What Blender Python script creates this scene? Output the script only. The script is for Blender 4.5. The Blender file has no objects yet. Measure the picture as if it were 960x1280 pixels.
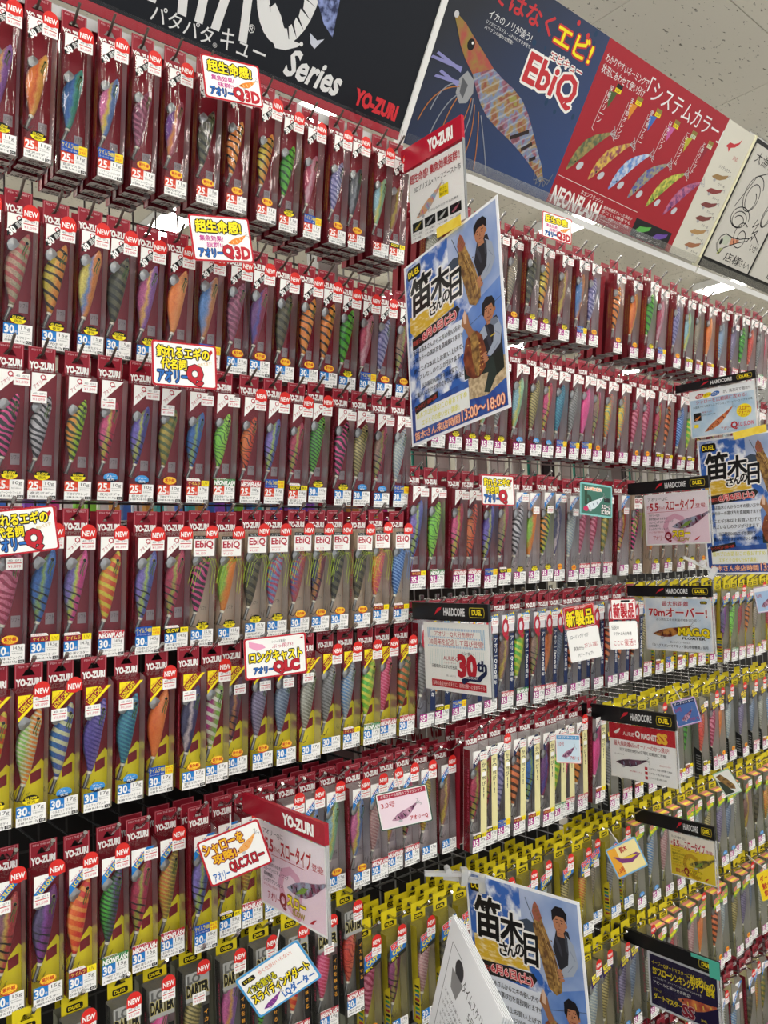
import bpy, math, random
from mathutils import Vector, Matrix
rnd = random.Random(11)
scn = bpy.context.scene
COL = scn.collection

# ------------------------------------------------------------------ camera
FPX, CX, CY = 1000.0, 480.0, 640.0
EYE = Vector((0, 0, 1.55))
FLOOR = -0.15
v1 = Vector((1178, 16, FPX)).normalized()            # along the shelving
v2 = Vector((-850, 89, FPX)); v2 = (v2 - v1 * v2.dot(v1)).normalized()   # into the shelving
v3 = v1.cross(v2)                                    # up
cam_d = bpy.data.cameras.new('camera'); cam = bpy.data.objects.new('camera', cam_d); COL.objects.link(cam)
cam_d.sensor_fit = 'HORIZONTAL'; cam_d.sensor_width = 36.0; cam_d.lens = 36.0 * FPX / 960.0
cam_d.clip_start = 0.02; cam_d.clip_end = 60
M = Matrix.Identity(4)
for r, v in enumerate((v1, v2, v3)):
    M[r][0], M[r][1], M[r][2] = v.x, -v.y, -v.z
M.translation = EYE
cam.matrix_world = M
scn.camera = cam

# ------------------------------------------------------------------ world, exposure
w = bpy.data.worlds.new('store_world'); scn.world = w; w.use_nodes = True
w.node_tree.nodes['Background'].inputs[0].default_value = (0.93, 0.96, 1.0, 1)
w.node_tree.nodes['Background'].inputs[1].default_value = 0.95
scn.view_settings.view_transform = 'Standard'; scn.view_settings.look = 'None'
scn.view_settings.gamma = 1.0; scn.view_settings.use_curve_mapping = False
scn.view_settings.exposure = 0.16
LAMP = 26.0
scn.cycles.transparent_max_bounces = 16

# ------------------------------------------------------------------ pixel <-> place helpers
def ray(px, py):
    r = Vector(((px - CX) / FPX, (py - CY) / FPX, 1.0))
    return Vector((v1.dot(r), v2.dot(r), v3.dot(r)))
def atY(px, py, Y):
    d = ray(px, py); return EYE + d * (Y / d.y)
def atX(px, py, X):
    d = ray(px, py); return EYE + d * (X / d.x)
D = 1.30            # distance from the eye to the front of the hanging packs

# ------------------------------------------------------------------ materials
def lin(h):
    h = h.lstrip('#'); c = [int(h[i:i + 2], 16) / 255 for i in (0, 2, 4)]
    return tuple(x / 12.92 if x <= 0.04045 else ((x + 0.055) / 1.055) ** 2.4 for x in c) + (1.0,)
MATS = {}
def mat(h, rough=0.45, metal=0.0, emit=0.0):
    k = (h, rough, metal, emit)
    if k in MATS: return MATS[k]
    m = bpy.data.materials.new('paint_' + h.lstrip('#')); m.use_nodes = True
    b = m.node_tree.nodes['Principled BSDF']
    b.inputs['Base Color'].default_value = lin(h); b.inputs['Roughness'].default_value = rough
    b.inputs['Metallic'].default_value = metal; b.inputs['Specular IOR Level'].default_value = .25
    if emit:
        b.inputs['Emission Color'].default_value = lin(h); b.inputs['Emission Strength'].default_value = emit
    MATS[k] = m; return m
def nodes(m):
    nt = m.node_tree; return nt, nt.nodes, nt.links, nt.nodes['Principled BSDF']
def clear_mat(name, haze=0.0, rough=0.08, bump=0.0, gl=1.0, hazecol=(0.8, 0.8, 0.8, 1)):
    m = bpy.data.materials.new(name); m.use_nodes = True
    nt = m.node_tree; n = nt.nodes; l = nt.links
    for x in list(n): n.remove(x)
    out = n.new('ShaderNodeOutputMaterial'); tr = n.new('ShaderNodeBsdfTransparent'); g = n.new('ShaderNodeBsdfGlossy')
    g.inputs['Roughness'].default_value = rough; tr.inputs[0].default_value = (1, 1, 1, 1)
    fr = n.new('ShaderNodeFresnel'); fr.inputs[0].default_value = 1.5
    mul = n.new('ShaderNodeMath'); mul.operation = 'MULTIPLY'; mul.inputs[1].default_value = gl
    l.new(fr.outputs[0], mul.inputs[0])
    mx = n.new('ShaderNodeMixShader'); l.new(mul.outputs[0], mx.inputs[0])
    base = tr
    if haze:
        df = n.new('ShaderNodeBsdfDiffuse'); df.inputs[0].default_value = hazecol
        tl = n.new('ShaderNodeBsdfTranslucent'); tl.inputs[0].default_value = hazecol
        m2 = n.new('ShaderNodeMixShader'); m2.inputs[0].default_value = 0.08
        l.new(df.outputs[0], m2.inputs[1]); l.new(tl.outputs[0], m2.inputs[2])
        m1 = n.new('ShaderNodeMixShader'); m1.inputs[0].default_value = haze
        l.new(tr.outputs[0], m1.inputs[1]); l.new(m2.outputs[0], m1.inputs[2]); base = m1
    l.new(base.outputs[0], mx.inputs[1]); l.new(g.outputs[0], mx.inputs[2])
    if bump:
        tc = n.new('ShaderNodeTexCoord'); mp = n.new('ShaderNodeMapping'); mp.inputs['Scale'].default_value = (90, 90, 14)
        nz = n.new('ShaderNodeTexNoise'); nz.inputs['Scale'].default_value = 1.0; nz.inputs['Detail'].default_value = 1.0
        bp = n.new('ShaderNodeBump'); bp.inputs['Strength'].default_value = bump; bp.inputs['Distance'].default_value = 0.004
        l.new(tc.outputs['Object'], mp.inputs[0]); l.new(mp.outputs[0], nz.inputs['Vector'])
        l.new(nz.outputs[0], bp.inputs['Height']); l.new(bp.outputs[0], g.inputs['Normal'])
    l.new(mx.outputs[0], out.inputs[0]); MATS[name] = m; return m
CLEAR = clear_mat('clear_plastic', 0.0, 0.06, 0.45, 0.85)
SHEENSIDE = clear_mat('white_sheen_side', 0.93, 0.25, 0.0, 0.6, (0.97, 0.96, 0.97, 1))  # near-opaque white stands in for the pale sheen on the clear right wall
SHEET = clear_mat('clear_sheet', 0.0, 0.05, 0.05, 0.5)
ACRYL = clear_mat('acrylic_edge', 0.3, 0.08, 0.0, 1.0, (0.85, 0.88, 0.9, 1))

def noise_mat(name, c1, c2, scale=40, rough=0.5, detail=4, lo=0.4, hi=0.6, stretch=(1, 1, 1), metal=0, bump=0):
    if name in MATS: return MATS[name]
    m = bpy.data.materials.new(name); m.use_nodes = True; nt, n, l, b = nodes(m)
    tc = n.new('ShaderNodeTexCoord'); mp = n.new('ShaderNodeMapping'); mp.inputs['Scale'].default_value = stretch
    nz = n.new('ShaderNodeTexNoise'); nz.inputs['Scale'].default_value = scale; nz.inputs['Detail'].default_value = detail
    cr = n.new('ShaderNodeValToRGB'); e = cr.color_ramp.elements
    e[0].position = lo; e[0].color = lin(c1); e[1].position = hi; e[1].color = lin(c2)
    l.new(tc.outputs['Object'], mp.inputs[0]); l.new(mp.outputs[0], nz.inputs['Vector']); l.new(nz.outputs[0], cr.inputs[0])
    l.new(cr.outputs[0], b.inputs['Base Color']); b.inputs['Roughness'].default_value = rough; b.inputs['Metallic'].default_value = metal
    if bump:
        bp = n.new('ShaderNodeBump'); bp.inputs['Strength'].default_value = bump; bp.inputs['Distance'].default_value = 0.002
        l.new(nz.outputs[0], bp.inputs['Height']); l.new(bp.outputs[0], b.inputs['Normal'])
    MATS[name] = m; return m

def lure_mat(belly, back, stripe, style):
    k = ('lure', belly, back, stripe, style)
    if k in MATS: return MATS[k]
    m = bpy.data.materials.new('lure_cloth'); m.use_nodes = True; nt, n, l, b = nodes(m)
    tc = n.new('ShaderNodeTexCoord'); sp = n.new('ShaderNodeSeparateXYZ'); l.new(tc.outputs['Object'], sp.inputs[0])
    # belly to back across the body (lure is about 0.25 of its length wide, object units = metres at length 1)
    cr = n.new('ShaderNodeValToRGB'); e = cr.color_ramp.elements
    mr = n.new('ShaderNodeMapRange'); mr.inputs[1].default_value = -0.16; mr.inputs[2].default_value = 0.13
    nz = n.new('ShaderNodeTexNoise'); nz.inputs['Scale'].default_value = 7; l.new(tc.outputs['Object'], nz.inputs['Vector'])
    ad = n.new('ShaderNodeMath'); ad.operation = 'MULTIPLY_ADD'; ad.inputs[1].default_value = 0.12
    l.new(nz.outputs[0], ad.inputs[0]); l.new(sp.outputs[0], ad.inputs[2])
    l.new(ad.outputs[0], mr.inputs[0]); l.new(mr.outputs[0], cr.inputs[0])
    e[0].position = 0.42; e[0].color = lin(belly); e[1].position = 0.72; e[1].color = lin(back)
    if style in ('rain', 'fin'):
        ee = cr.color_ramp.elements.new(0.57); ee.color = lin(stripe)
    last = cr.outputs[0]
    if style in ('tiger', 'zebra', 'band', 'spot', 'fin', 'rib'):
        wv = n.new('ShaderNodeTexWave'); wv.bands_direction = 'Z'
        sc, ds, th = {'tiger': (2.4, 5, .78), 'zebra': (3.6, 6, .6), 'band': (2.6, 1.0, .6), 'spot': (4, 14, .84), 'fin': (3.2, 3, .86), 'rib': (6.0, 1.2, .62)}[style]
        mp = n.new('ShaderNodeMapping'); mp.inputs['Rotation'].default_value = (0, math.radians(-22), 0)
        l.new(tc.outputs['Object'], mp.inputs[0]); l.new(mp.outputs[0], wv.inputs['Vector'])
        wv.inputs['Scale'].default_value = sc; wv.inputs['Distortion'].default_value = ds; wv.inputs['Detail'].default_value = 1.5
        gt = n.new('ShaderNodeMapRange'); gt.inputs[1].default_value = th - .06; gt.inputs[2].default_value = th + .06
        l.new(wv.outputs['Fac'], gt.inputs[0])
        fac = gt.outputs[0]
        if style == 'fin':                            # dark slashes only on the rear half
            zm = n.new('ShaderNodeMapRange'); zm.inputs[1].default_value = .56; zm.inputs[2].default_value = .40
            ml = n.new('ShaderNodeMath'); ml.operation = 'MULTIPLY'; l.new(sp.outputs[2], zm.inputs[0]); l.new(zm.outputs[0], ml.inputs[0]); l.new(fac, ml.inputs[1]); fac = ml.outputs[0]
        mx = n.new('ShaderNodeMix'); mx.data_type = 'RGBA'; l.new(fac, mx.inputs[0])
        l.new(last, mx.inputs[6]); mx.inputs[7].default_value = lin('1c1a1a' if style == 'fin' else stripe); last = mx.outputs[2]
    vo = n.new('ShaderNodeTexVoronoi'); vo.inputs['Scale'].default_value = 45; l.new(tc.outputs['Object'], vo.inputs['Vector'])
    m3 = n.new('ShaderNodeMix'); m3.data_type = 'RGBA'; m3.blend_type = 'OVERLAY'; m3.inputs[0].default_value = 0.35
    l.new(last, m3.inputs[6]); l.new(vo.outputs['Distance'], m3.inputs[7]); l.new(m3.outputs[2], b.inputs['Base Color'])
    b.inputs['Roughness'].default_value = 0.32; b.inputs['Metallic'].default_value = 0.12
    MATS[k] = m; return m

# ------------------------------------------------------------------ mesh builder
TXT = {}
def glyphs(s, bold):
    k = (s, bold)
    if k in TXT: return TXT[k]
    cu = bpy.data.curves.new('t', 'FONT'); cu.body = s; cu.size = 1; cu.resolution_u = 2; cu.offset = bold
    o = bpy.data.objects.new('t', cu); me = bpy.data.meshes.new_from_object(o)
    vs = [(v.co.x, v.co.y) for v in me.vertices]; fs = [tuple(p.vertices) for p in me.polygons]
    bpy.data.objects.remove(o); bpy.data.curves.remove(cu); bpy.data.meshes.remove(me)
    TXT[k] = (vs, fs); return TXT[k]
LAY = 0.00022
class MB:
    def __init__(s, mapf=None): s.v = []; s.f = []; s.m = []; s.mats = []; s.smooth = []; s.map = mapf; s.cnt = 0
    def mi(s, m):
        if m not in s.mats: s.mats.append(m)
        return s.mats.index(m)
    def add(s, vs, fs, m, sm=False):
        o = len(s.v); s.v += [tuple(x) for x in vs]; i = s.mi(m)
        for f in fs: s.f.append(tuple(o + q for q in f)); s.m.append(i); s.smooth.append(sm)
    def box(s, x0, y0, z0, x1, y1, z1, m):
        vs = [(x, y, z) for x in (x0, x1) for y in (y0, y1) for z in (z0, z1)]
        s.add(vs, [(0, 1, 3, 2), (4, 6, 7, 5), (0, 4, 5, 1), (2, 3, 7, 6), (0, 2, 6, 4), (1, 5, 7, 3)], m)
    # flat print, local x right, z up, front is -y; lay = layer number
    def nxt(s, lay):                                  # pieces of one layer never lie exactly in one plane
        s.cnt = (s.cnt + 1) % 90; return lay + s.cnt * .008
    def pt(s, x, z, lay):
        return s.map(x, z, lay) if s.map else (x, -lay * LAY, z)
    def poly(s, pts, m, lay=1): lay = s.nxt(lay); s.add([s.pt(x, z, lay) for x, z in pts], [tuple(range(len(pts)))], m)
    def rect(s, x0, z0, x1, z1, m, lay=1): s.poly([(x0, z0), (x1, z0), (x1, z1), (x0, z1)], m, lay)
    def rrect(s, x0, z0, x1, z1, r, m, lay=1):
        p = []
        for cx, cz, a0 in ((x1 - r, z1 - r, 0), (x0 + r, z1 - r, 90), (x0 + r, z0 + r, 180), (x1 - r, z0 + r, 270)):
            for a in (0, 30, 60, 90): p.append((cx + r * math.cos(math.radians(a0 + a)), cz + r * math.sin(math.radians(a0 + a))))
        s.poly(p, m, lay)
    def ell(s, cx, cz, rx, rz, m, lay=1, a0=0, a1=360, n=16, rot=0):
        p = []; cr, sr = math.cos(math.radians(rot)), math.sin(math.radians(rot))
        k = n if a1 - a0 >= 360 else n + 1
        for i in range(k):
            a = math.radians(a0 + (a1 - a0) * i / n); x, z = rx * math.cos(a), rz * math.sin(a)
            p.append((cx + x * cr - z * sr, cz + x * sr + z * cr))
        s.poly(p, m, lay)
    def line(s, pts, wd, m, lay=1, closed=False):
        P = list(pts) + ([pts[0]] if closed else [])
        for (x0, z0), (x1, z1) in zip(P[:-1], P[1:]):
            dx, dz = x1 - x0, z1 - z0; L = math.hypot(dx, dz) or 1e-9; nx, nz = -dz / L * wd / 2, dx / L * wd / 2
            s.poly([(x0 + nx, z0 + nz), (x0 - nx, z0 - nz), (x1 - nx, z1 - nz), (x1 + nx, z1 + nz)], m, lay)
    def text(s, t, x0, z0, x1, z1, m, lay=1, bold=0.0, rot=0, out=None, ow=0.0, shear=0.0, keep=False):
        """text stretched into the box x0..x1, z0..z1 (before turning by rot about the box centre)"""
        fat = bold if any(ord(q) > 0x2e80 for q in t) else 0.0       # kanji are thickened by doubling strokes
        if fat: bold = 0.0
        vs, fs = glyphs(t, bold)
        if not vs: return
        bv = glyphs(t, 0)[0] if bold else vs
        ax, bx = min(p[0] for p in bv), max(p[0] for p in bv); az, bz = min(p[1] for p in bv), max(p[1] for p in bv)
        sx = (x1 - x0) / max(bx - ax, 1e-6); sz = (z1 - z0) / max(bz - az, 1e-6)
        if keep: sx = sz = min(sx, sz)
        fx, fz = fat * .8 * sx, fat * .8 * sz
        cx, cz = (x0 + x1) / 2, (z0 + z1) / 2; cr, sr = math.cos(math.radians(rot)), math.sin(math.radians(rot))
        def put(dx, dz, mm, ly):
            q = []; ly = s.nxt(ly)
            for (x, z) in vs:
                X = (x - (ax + bx) / 2) * sx; Z = (z - (az + bz) / 2) * sz; X += shear * Z
                q.append(s.pt(cx + X * cr - Z * sr + dx, cz + X * sr + Z * cr + dz, ly))
            s.add(q, fs, mm)
        if out:
            for i in range(8):
                a = i * math.pi / 4; put((ow + fx) * math.cos(a), (ow + fz) * math.sin(a), out, lay)
            lay += 1
        if fx and fat > .03:
            for dx, dz in ((-fx, -fz), (fx, -fz), (fx, fz), (-fx, fz)): put(dx * .6, dz * .6, m, lay)
        elif fx:
            put(-fx * .5, 0, m, lay); put(fx * .5, 0, m, lay)
        else: put(0, 0, m, lay)
    def tube(s, pts, r, m, k=6, r2=None, sm=True):
        pts = [Vector(p) for p in pts]; n = len(pts); rings = []
        for i, p in enumerate(pts):
            t = (pts[min(i + 1, n - 1)] - pts[max(i - 1, 0)]).normalized()
            a = Vector((0, 0, 1)) if abs(t.z) < .9 else Vector((1, 0, 0)); u = t.cross(a).normalized(); q = t.cross(u)
            rr = r if r2 is None else r + (r2 - r) * i / (n - 1)
            rings.append([p + (u * math.cos(2 * math.pi * j / k) + q * math.sin(2 * math.pi * j / k)) * rr for j in range(k)])
        vs = [x for rg in rings for x in rg]; fs = []
        for i in range(n - 1):
            for j in range(k): fs.append((i * k + j, i * k + (j + 1) % k, (i + 1) * k + (j + 1) % k, (i + 1) * k + j))
        s.add(vs, fs, m, sm); s.add(rings[0], [tuple(range(k))], m); s.add(rings[-1], [tuple(range(k))], m)
    def mesh(s, name):
        me = bpy.data.meshes.new(name); me.from_pydata(s.v, [], s.f); 
        for m in s.mats: me.materials.append(m)
        me.polygons.foreach_set('material_index', s.m); me.polygons.foreach_set('use_smooth', s.smooth); me.update(); return me
    def build(s, name, parent=None, loc=None): return obj(name, s.mesh(name), parent, loc)
def obj(name, me, parent=None, loc=None):
    o = bpy.data.objects.new(name, me); COL.objects.link(o)
    if parent is not None: o.parent = parent
    if loc is not None: o.location = loc
    return o
def empty(name, label=None, cat=None, group=None, mtx=None, loc=None):
    o = bpy.data.objects.new(name, None); COL.objects.link(o); o.empty_display_size = 0.02
    if mtx is not None: o.matrix_world = mtx
    if loc is not None: o.location = loc
    tag(o, label, cat, group); return o
def tag(o, label=None, cat=None, group=None, kind=None):
    if label: o['label'] = label
    if cat: o['category'] = cat
    if group: o['group'] = group
    if kind: o['kind'] = kind
    return o

WHITE = mat('f1f0ec', .5); BLACK = mat('141414', .4); MAROON = mat('8e1a2a', .4); RED = mat('c8202a', .4); YEL = mat('f2dc1e', .4)
BLUE = mat('2179c4', .4); MAG = mat('a81c82', .4); ORG = mat('d8452c', .4); GREY = mat('8c8c8c', .5); DGREY = mat('3a3a3c', .5)
CHROME = mat('b8b8b8', .22, 1.0); DARKMETAL = mat('7a726a', .35, .8); PINKTX = mat('d4566e', .5); GOLD = mat('b98a3a', .4)
NEWRED = mat('d62c26', .4); NAVY = mat('16264e', .4); CREAM = mat('e2d9a0', .45); KRAFT = mat('cdb59c', .6)


# ------------------------------------------------------------------ the room
CEIL = 3.48
def struct(o): o['kind'] = 'structure'; return o
fm = noise_mat('floor_vinyl', '8c8882', '9a968f', 3, .35)
b = MB(); b.box(-4, -3.5, FLOOR - .05, 10, 7, FLOOR, fm); struct(b.build('floor'))
b = MB(); b.box(9.9, -3.5, FLOOR, 10, 6.0, CEIL, mat('b9b5a8', .8)); struct(b.build('wall_right'))
b = MB(); b.box(-4, 6.0, FLOOR, 10, 6.1, CEIL, mat('b9b5a8', .8)); struct(b.build('wall_back'))
# fissured mineral ceiling tiles
tm = bpy.data.materials.new('ceiling_tile'); tm.use_nodes = True; nt, n, l, bs = nodes(tm)
tc = n.new('ShaderNodeTexCoord'); mp = n.new('ShaderNodeMapping'); mp.inputs['Scale'].default_value = (38, 95, 1)
geo = n.new('ShaderNodeNewGeometry'); l.new(geo.outputs['Position'], mp.inputs[0])
nz = n.new('ShaderNodeTexNoise'); nz.inputs['Scale'].default_value = 1.0; nz.inputs['Detail'].default_value = 3.0; l.new(mp.outputs[0], nz.inputs['Vector'])
cr = n.new('ShaderNodeValToRGB'); e = cr.color_ramp.elements; e[0].position = .30; e[0].color = lin('7d7869'); e[1].position = .34; e[1].color = lin('f0ecde')
l.new(nz.outputs[0], cr.inputs[0]); l.new(cr.outputs[0], bs.inputs['Base Color']); bs.inputs['Roughness'].default_value = .9
b = MB(); b.box(-4, -3.5, CEIL + .012, 10, 7, CEIL + .05, mat('8f8b7e', .9)); ceiling = struct(b.build('ceiling'))
TX, TY = 0.911, 0.455
b = MB(); b.box(-TX / 2 + .002, -TY / 2 + .002, 0, TX / 2 - .002, TY / 2 - .002, .01, tm); tile_me = b.mesh('ceiling_tile')
LX, LY = 2.464, 1.239
for i in range(-5, 7):
    for j in range(-6, 11):
        obj('ceiling_tile', tile_me, ceiling, (LX + (i + .5) * TX, LY + (j + .5) * TY, CEIL))
# fluorescent battens across the aisle
lampm = mat('fffaf0', .5, 0, LAMP); hous = mat('e8e8e4', .5)
for i, X in enumerate((-3.55, -1.72, .10, 1.93, 3.78, 5.6, 7.4)):
    for j, Y in enumerate((-2.9, -1.55, .35, 2.25, 4.15)):
        t = empty('ceiling_light', 'long white fluorescent batten fixed across the speckled ceiling tiles', 'ceiling light', 'ceiling battens', loc=(X, Y, CEIL - .004))
        b = MB(); b.box(-.09, -.64, -.05, .09, .64, 0, hous); b.build('housing', t)
        b = MB(); b.box(-.07, -.61, -.062, .07, .61, -.051, lampm); b.build('diffuser', t)

# ------------------------------------------------------------------ the shelving (uprights, wire grid, base)
BAYS = (-0.03, 1.205, 2.44, 3.675, 4.91, 6.145)
GY = 1.60
steel = mat('8f8f8c', .4, .5); darkst = mat('2a2927', .5, .3)
for bi in range(5):
    x0, x1 = BAYS[bi], BAYS[bi + 1]
    nm = ('under the black board', 'under the prawn board', 'under the autograph boards', 'beyond the autograph boards', 'at the far end')[bi]
    rk = empty('display_rack', 'grey wire grid display rack full of lure packs ' + nm, 'display rack', loc=(x0, GY, 0))
    for xx in (0.0, x1 - x0 - .03):
        b = MB(); b.box(xx, 0, FLOOR, xx + .03, .05, 2.40, steel); b.build('upright', rk)
    b = MB(); b.box(.03, -.33, FLOOR, x1 - x0 - .03, .0, FLOOR + .08, darkst); b.build('base_shelf', rk)
    gst = steel if bi else mat('3c3b39', .5, .3)
    wme = MB(); wme.box(0, -.002, 0, x1 - x0 - .06, .002, .004, gst); hw = wme.mesh('wire')
    z = -.02
    while z < 2.45:
        obj('wire', hw, rk, (.03, 0, z)); z += .05 if z > 1.3 else .075
    wme = MB(); wme.box(-.0015, .002, 0, .0015, .005, 2.36, gst); vw = wme.mesh('wire')
    for k in range(1, 24): obj('wire', vw, rk, (k * (x1 - x0) / 24, 0, 0))
    b = MB()
    if bi == 0: b.box(.03, .03, .06, x1 - x0 - .03, .035, 1.62, mat('1b1a19', .7))
    else: b.box(.03, .30, .06, x1 - x0 - .03, .305, 1.45, mat('2b2927', .7))
    b.build('back_panel', rk)
# packs hanging on the far side of the grid, seen through it
def far_pack(X, Z, c, c2, tilt, lab):
    t = empty('lure_pack', lab, 'lure pack', 'packs hung on the far side of the grid', loc=(X, GY + .10, Z))
    t.rotation_euler = (0, 0, tilt)
    b = MB(); b.box(-.03, 0, -.2, .03, .006, 0, mat(c, .5)); b.build('backing_card', t)
    b = MB(); b.rect(-.024, -.17, .024, -.06, mat(c2, .5), 2); b.rect(-.02, -.05, .02, -.035, GREY, 2); b.rect(-.02, -.19, .01, -.18, GREY, 2); b.build('print', t)
k = 0
for X in [1.26 + .085 * i for i in range(28)]:
    c, c2 = rnd.choice([('c9c9c4', 'dcdcd8'), ('c9c9c4', 'b5b5b0'), ('2f8f7c', 'c9c9c4'), ('d4d4ce', 'e2e2de'), ('1c1c1e', '3b3b3f')])
    lab = {'2f8f7c': 'teal', '1c1c1e': 'black'}.get(c, 'pale grey') + ' card of a pack on the far side of the wire grid'
    far_pack(X + rnd.uniform(-.01, .01), 1.985, c, c2, rnd.uniform(-.25, .25), lab)
for X in [1.22 + .075 * i for i in range(18)]:
    t = empty('lure_pack', 'white card with red print hung low behind the wire grid', 'lure pack', 'white cards hung low behind the grid', loc=(X, GY + .08, 1.16))
    b = MB(); b.box(-.034, 0, -.22, .034, .005, 0, mat('dadad6', .5)); b.build('backing_card', t)
    b = MB(); b.text(rnd.choice(['12', '02', '6.2', '81']), -.02, -.12, .02, -.04, mat('8c1d2c'), 2, .03); b.text('エギ', -.02, -.2, .02, -.16, MAROON, 2); b.build('print', t)
beads = ['d84fa0', '4f7fd8', '8fd84f', 'd8a04f', 'e8e8e8', '9a5fd0', '50c0c8']
for i in range(46):
    c = rnd.choice(beads); X = .30 + i * .026
    b = MB(); b.box(-.009, -.009, 0, .009, .009, .055, mat(c, .25)); b.box(-.010, -.010, .055, .010, .010, .062, mat('e4e4e4', .4)); b.box(-.006, -.006, .062, .006, .006, .067, mat('d0d0d0', .4))
    tag(b.build('bead_tube', None, (X, GY + .13, 1.652)), 'small tube of coloured beads standing behind the wire grid', 'bead tube', 'bead tubes behind the grid')
b = MB(); b.box(.26, GY + .06, 1.634, 1.5, GY + .25, 1.652, mat('c8c8c4', .5)); tag(b.build('back_shelf'), 'narrow grey shelf carrying bead tubes behind the wire grid', 'shelf')

# ------------------------------------------------------------------ header boards, leaning out over the hooks
A = Vector((0, -.545, .838)).normalized()
PSI = math.atan2(.545, .838)
def board_frame(x0): return Matrix.Translation((x0, 1.3, 2.5)) @ Matrix.Rotation(PSI, 4, 'X')
def board(name, label, x0, x1, base, h=.402):
    t = empty(name, label, 'header board', mtx=board_frame(0))
    b = MB(); b.box(x0, 0, -.005, x1, .006, h, base); b.build('panel', t)
    return t
def rail(t, x0, x1, tail=False):
    b = MB(); b.box(x0, -.012, -.014, x1, -.010, .018, SHEET); b.build('clear_channel', t)
    b = MB(); b.box(x0, -.012, -.030, x1, .012, -.013, mat('e9e9e6', .35)); b.build('support_rail', t)
# black board
t = board('header_board', 'black leaning header board with white katakana and a big letter Q', -.03, 1.188, mat('12151c', .3))
P = MB(); wh = mat('e4e4e2', .4)
P.text('PATAPATA', .30, .062, .775, .30, wh, 2, .035)
P.rect(-.03, -.004, 1.188, .012, mat('b03440', .4), 2)
P.text('パタパタ', .592, .022, .712, .05, wh, 2, .02); P.text('キュー', .728, .026, .824, .062, wh, 2, .02)
P.text('®', .715, .022, .724, .03, wh, 2)
# big Q with a jig for its tail
ring = []
for i in range(28):
    a0, a1 = 2 * math.pi * i / 28, 2 * math.pi * (i + 1) / 28
    f = lambda a, rx, rz: (.838 + rx * math.cos(a), .185 + rz * math.sin(a))
    P.poly([f(a0, .068, .115), f(a1, .068, .115), f(a1, .038, .09), f(a0, .044, .085)], wh, 2)
P.poly([(.81, .125), (.818, .135), (.835, .12), (.86, .088), (.892, .09), (.886, .082), (.862, .068), (.84, .064), (.825, .08)], wh, 3)
P.ell(.893, .09, .004, .004, wh, 3)
P.text('®', .776, .07, .79, .085, wh, 2)
P.text('Series', .876, .028, 1.006, .076, wh, 2, .03, shear=.25)
P.text('YO-ZURI', 1.05, .03, 1.164, .058, mat('d03038', .4), 2, .06)
bl = noise_mat('glass_shrimp', '1b2450', '8d9cd0', 60, .3)
P.poly([(.872, .23), (.93, .25), (.95, .2), (.957, .125), (.93, .14), (.9, .175)], bl, 2)
P.poly([(.905, .115), (.925, .108), (.94, .116), (.924, .092), (.912, .098)], mat('c8ccd8', .3), 2)
P.ell(1.07, .32, .07, .03, mat('3b2030', .4), 2, rot=10)
P.build('print', t); rail(t, -.03, 1.188)
# light strip between boards
b = MB(); b.box(1.1885, -.004, -.02, 1.2035, .012, .402, mat('eeeeea', .3)); tag(b.build('board_joint_strip'), 'white upright joint strip between the black and the prawn header boards', 'trim strip').matrix_world = board_frame(0)

# prawn + colour chart board
t = board('header_board', 'leaning header board with a big prawn jig and a red colour chart', 1.204, 2.512, mat('14264f', .3))
P = MB()
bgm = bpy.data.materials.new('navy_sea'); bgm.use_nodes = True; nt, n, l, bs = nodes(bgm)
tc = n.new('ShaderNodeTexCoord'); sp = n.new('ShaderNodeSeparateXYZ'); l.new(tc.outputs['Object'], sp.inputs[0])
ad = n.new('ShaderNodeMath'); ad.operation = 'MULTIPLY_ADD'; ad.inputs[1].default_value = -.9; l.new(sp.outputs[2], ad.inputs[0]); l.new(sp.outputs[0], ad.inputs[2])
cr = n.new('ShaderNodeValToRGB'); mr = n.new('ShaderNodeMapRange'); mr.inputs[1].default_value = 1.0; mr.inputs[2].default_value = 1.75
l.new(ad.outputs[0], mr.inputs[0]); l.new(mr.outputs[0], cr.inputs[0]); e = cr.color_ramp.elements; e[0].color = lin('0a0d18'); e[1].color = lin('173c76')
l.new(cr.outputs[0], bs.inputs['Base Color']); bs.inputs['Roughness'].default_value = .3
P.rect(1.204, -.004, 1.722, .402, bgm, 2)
P.rect(1.722, -.004, 2.345, .402, mat('a01c28', .35), 2)
P.rect(2.345, -.004, 2.512, .402, mat('d6d3c4', .35), 2)
rd = mat('c23238', .4); yl = mat('f2e21a', .4)
P.text('エギではなく', 1.20, .332, 1.525, .375, rd, 3, .035); P.text('エビ!', 1.54, .326, 1.682, .372, yl, 3, .04, out=rd, ow=.0035)
P.text('イカのノリが違う!', 1.325, .300, 1.472, .318, wh, 3, .012)
P.text('リアルにプルプル・ふわふわする手足で', 1.325, .288, 1.476, .296, wh, 3); P.text('バツグンの喰わせ性能!', 1.325, .277, 1.42, .285, wh, 3)
# prawn-q logo
wm = mat('f0eee8', .4)
P.text('EbiQ', 1.488, .212, 1.678, .285, rd, 3, .03, out=wm, ow=.006); P.text('エビキュー', 1.548, .292, 1.672, .310, rd, 3, .02, out=wm, ow=.003)
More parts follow.
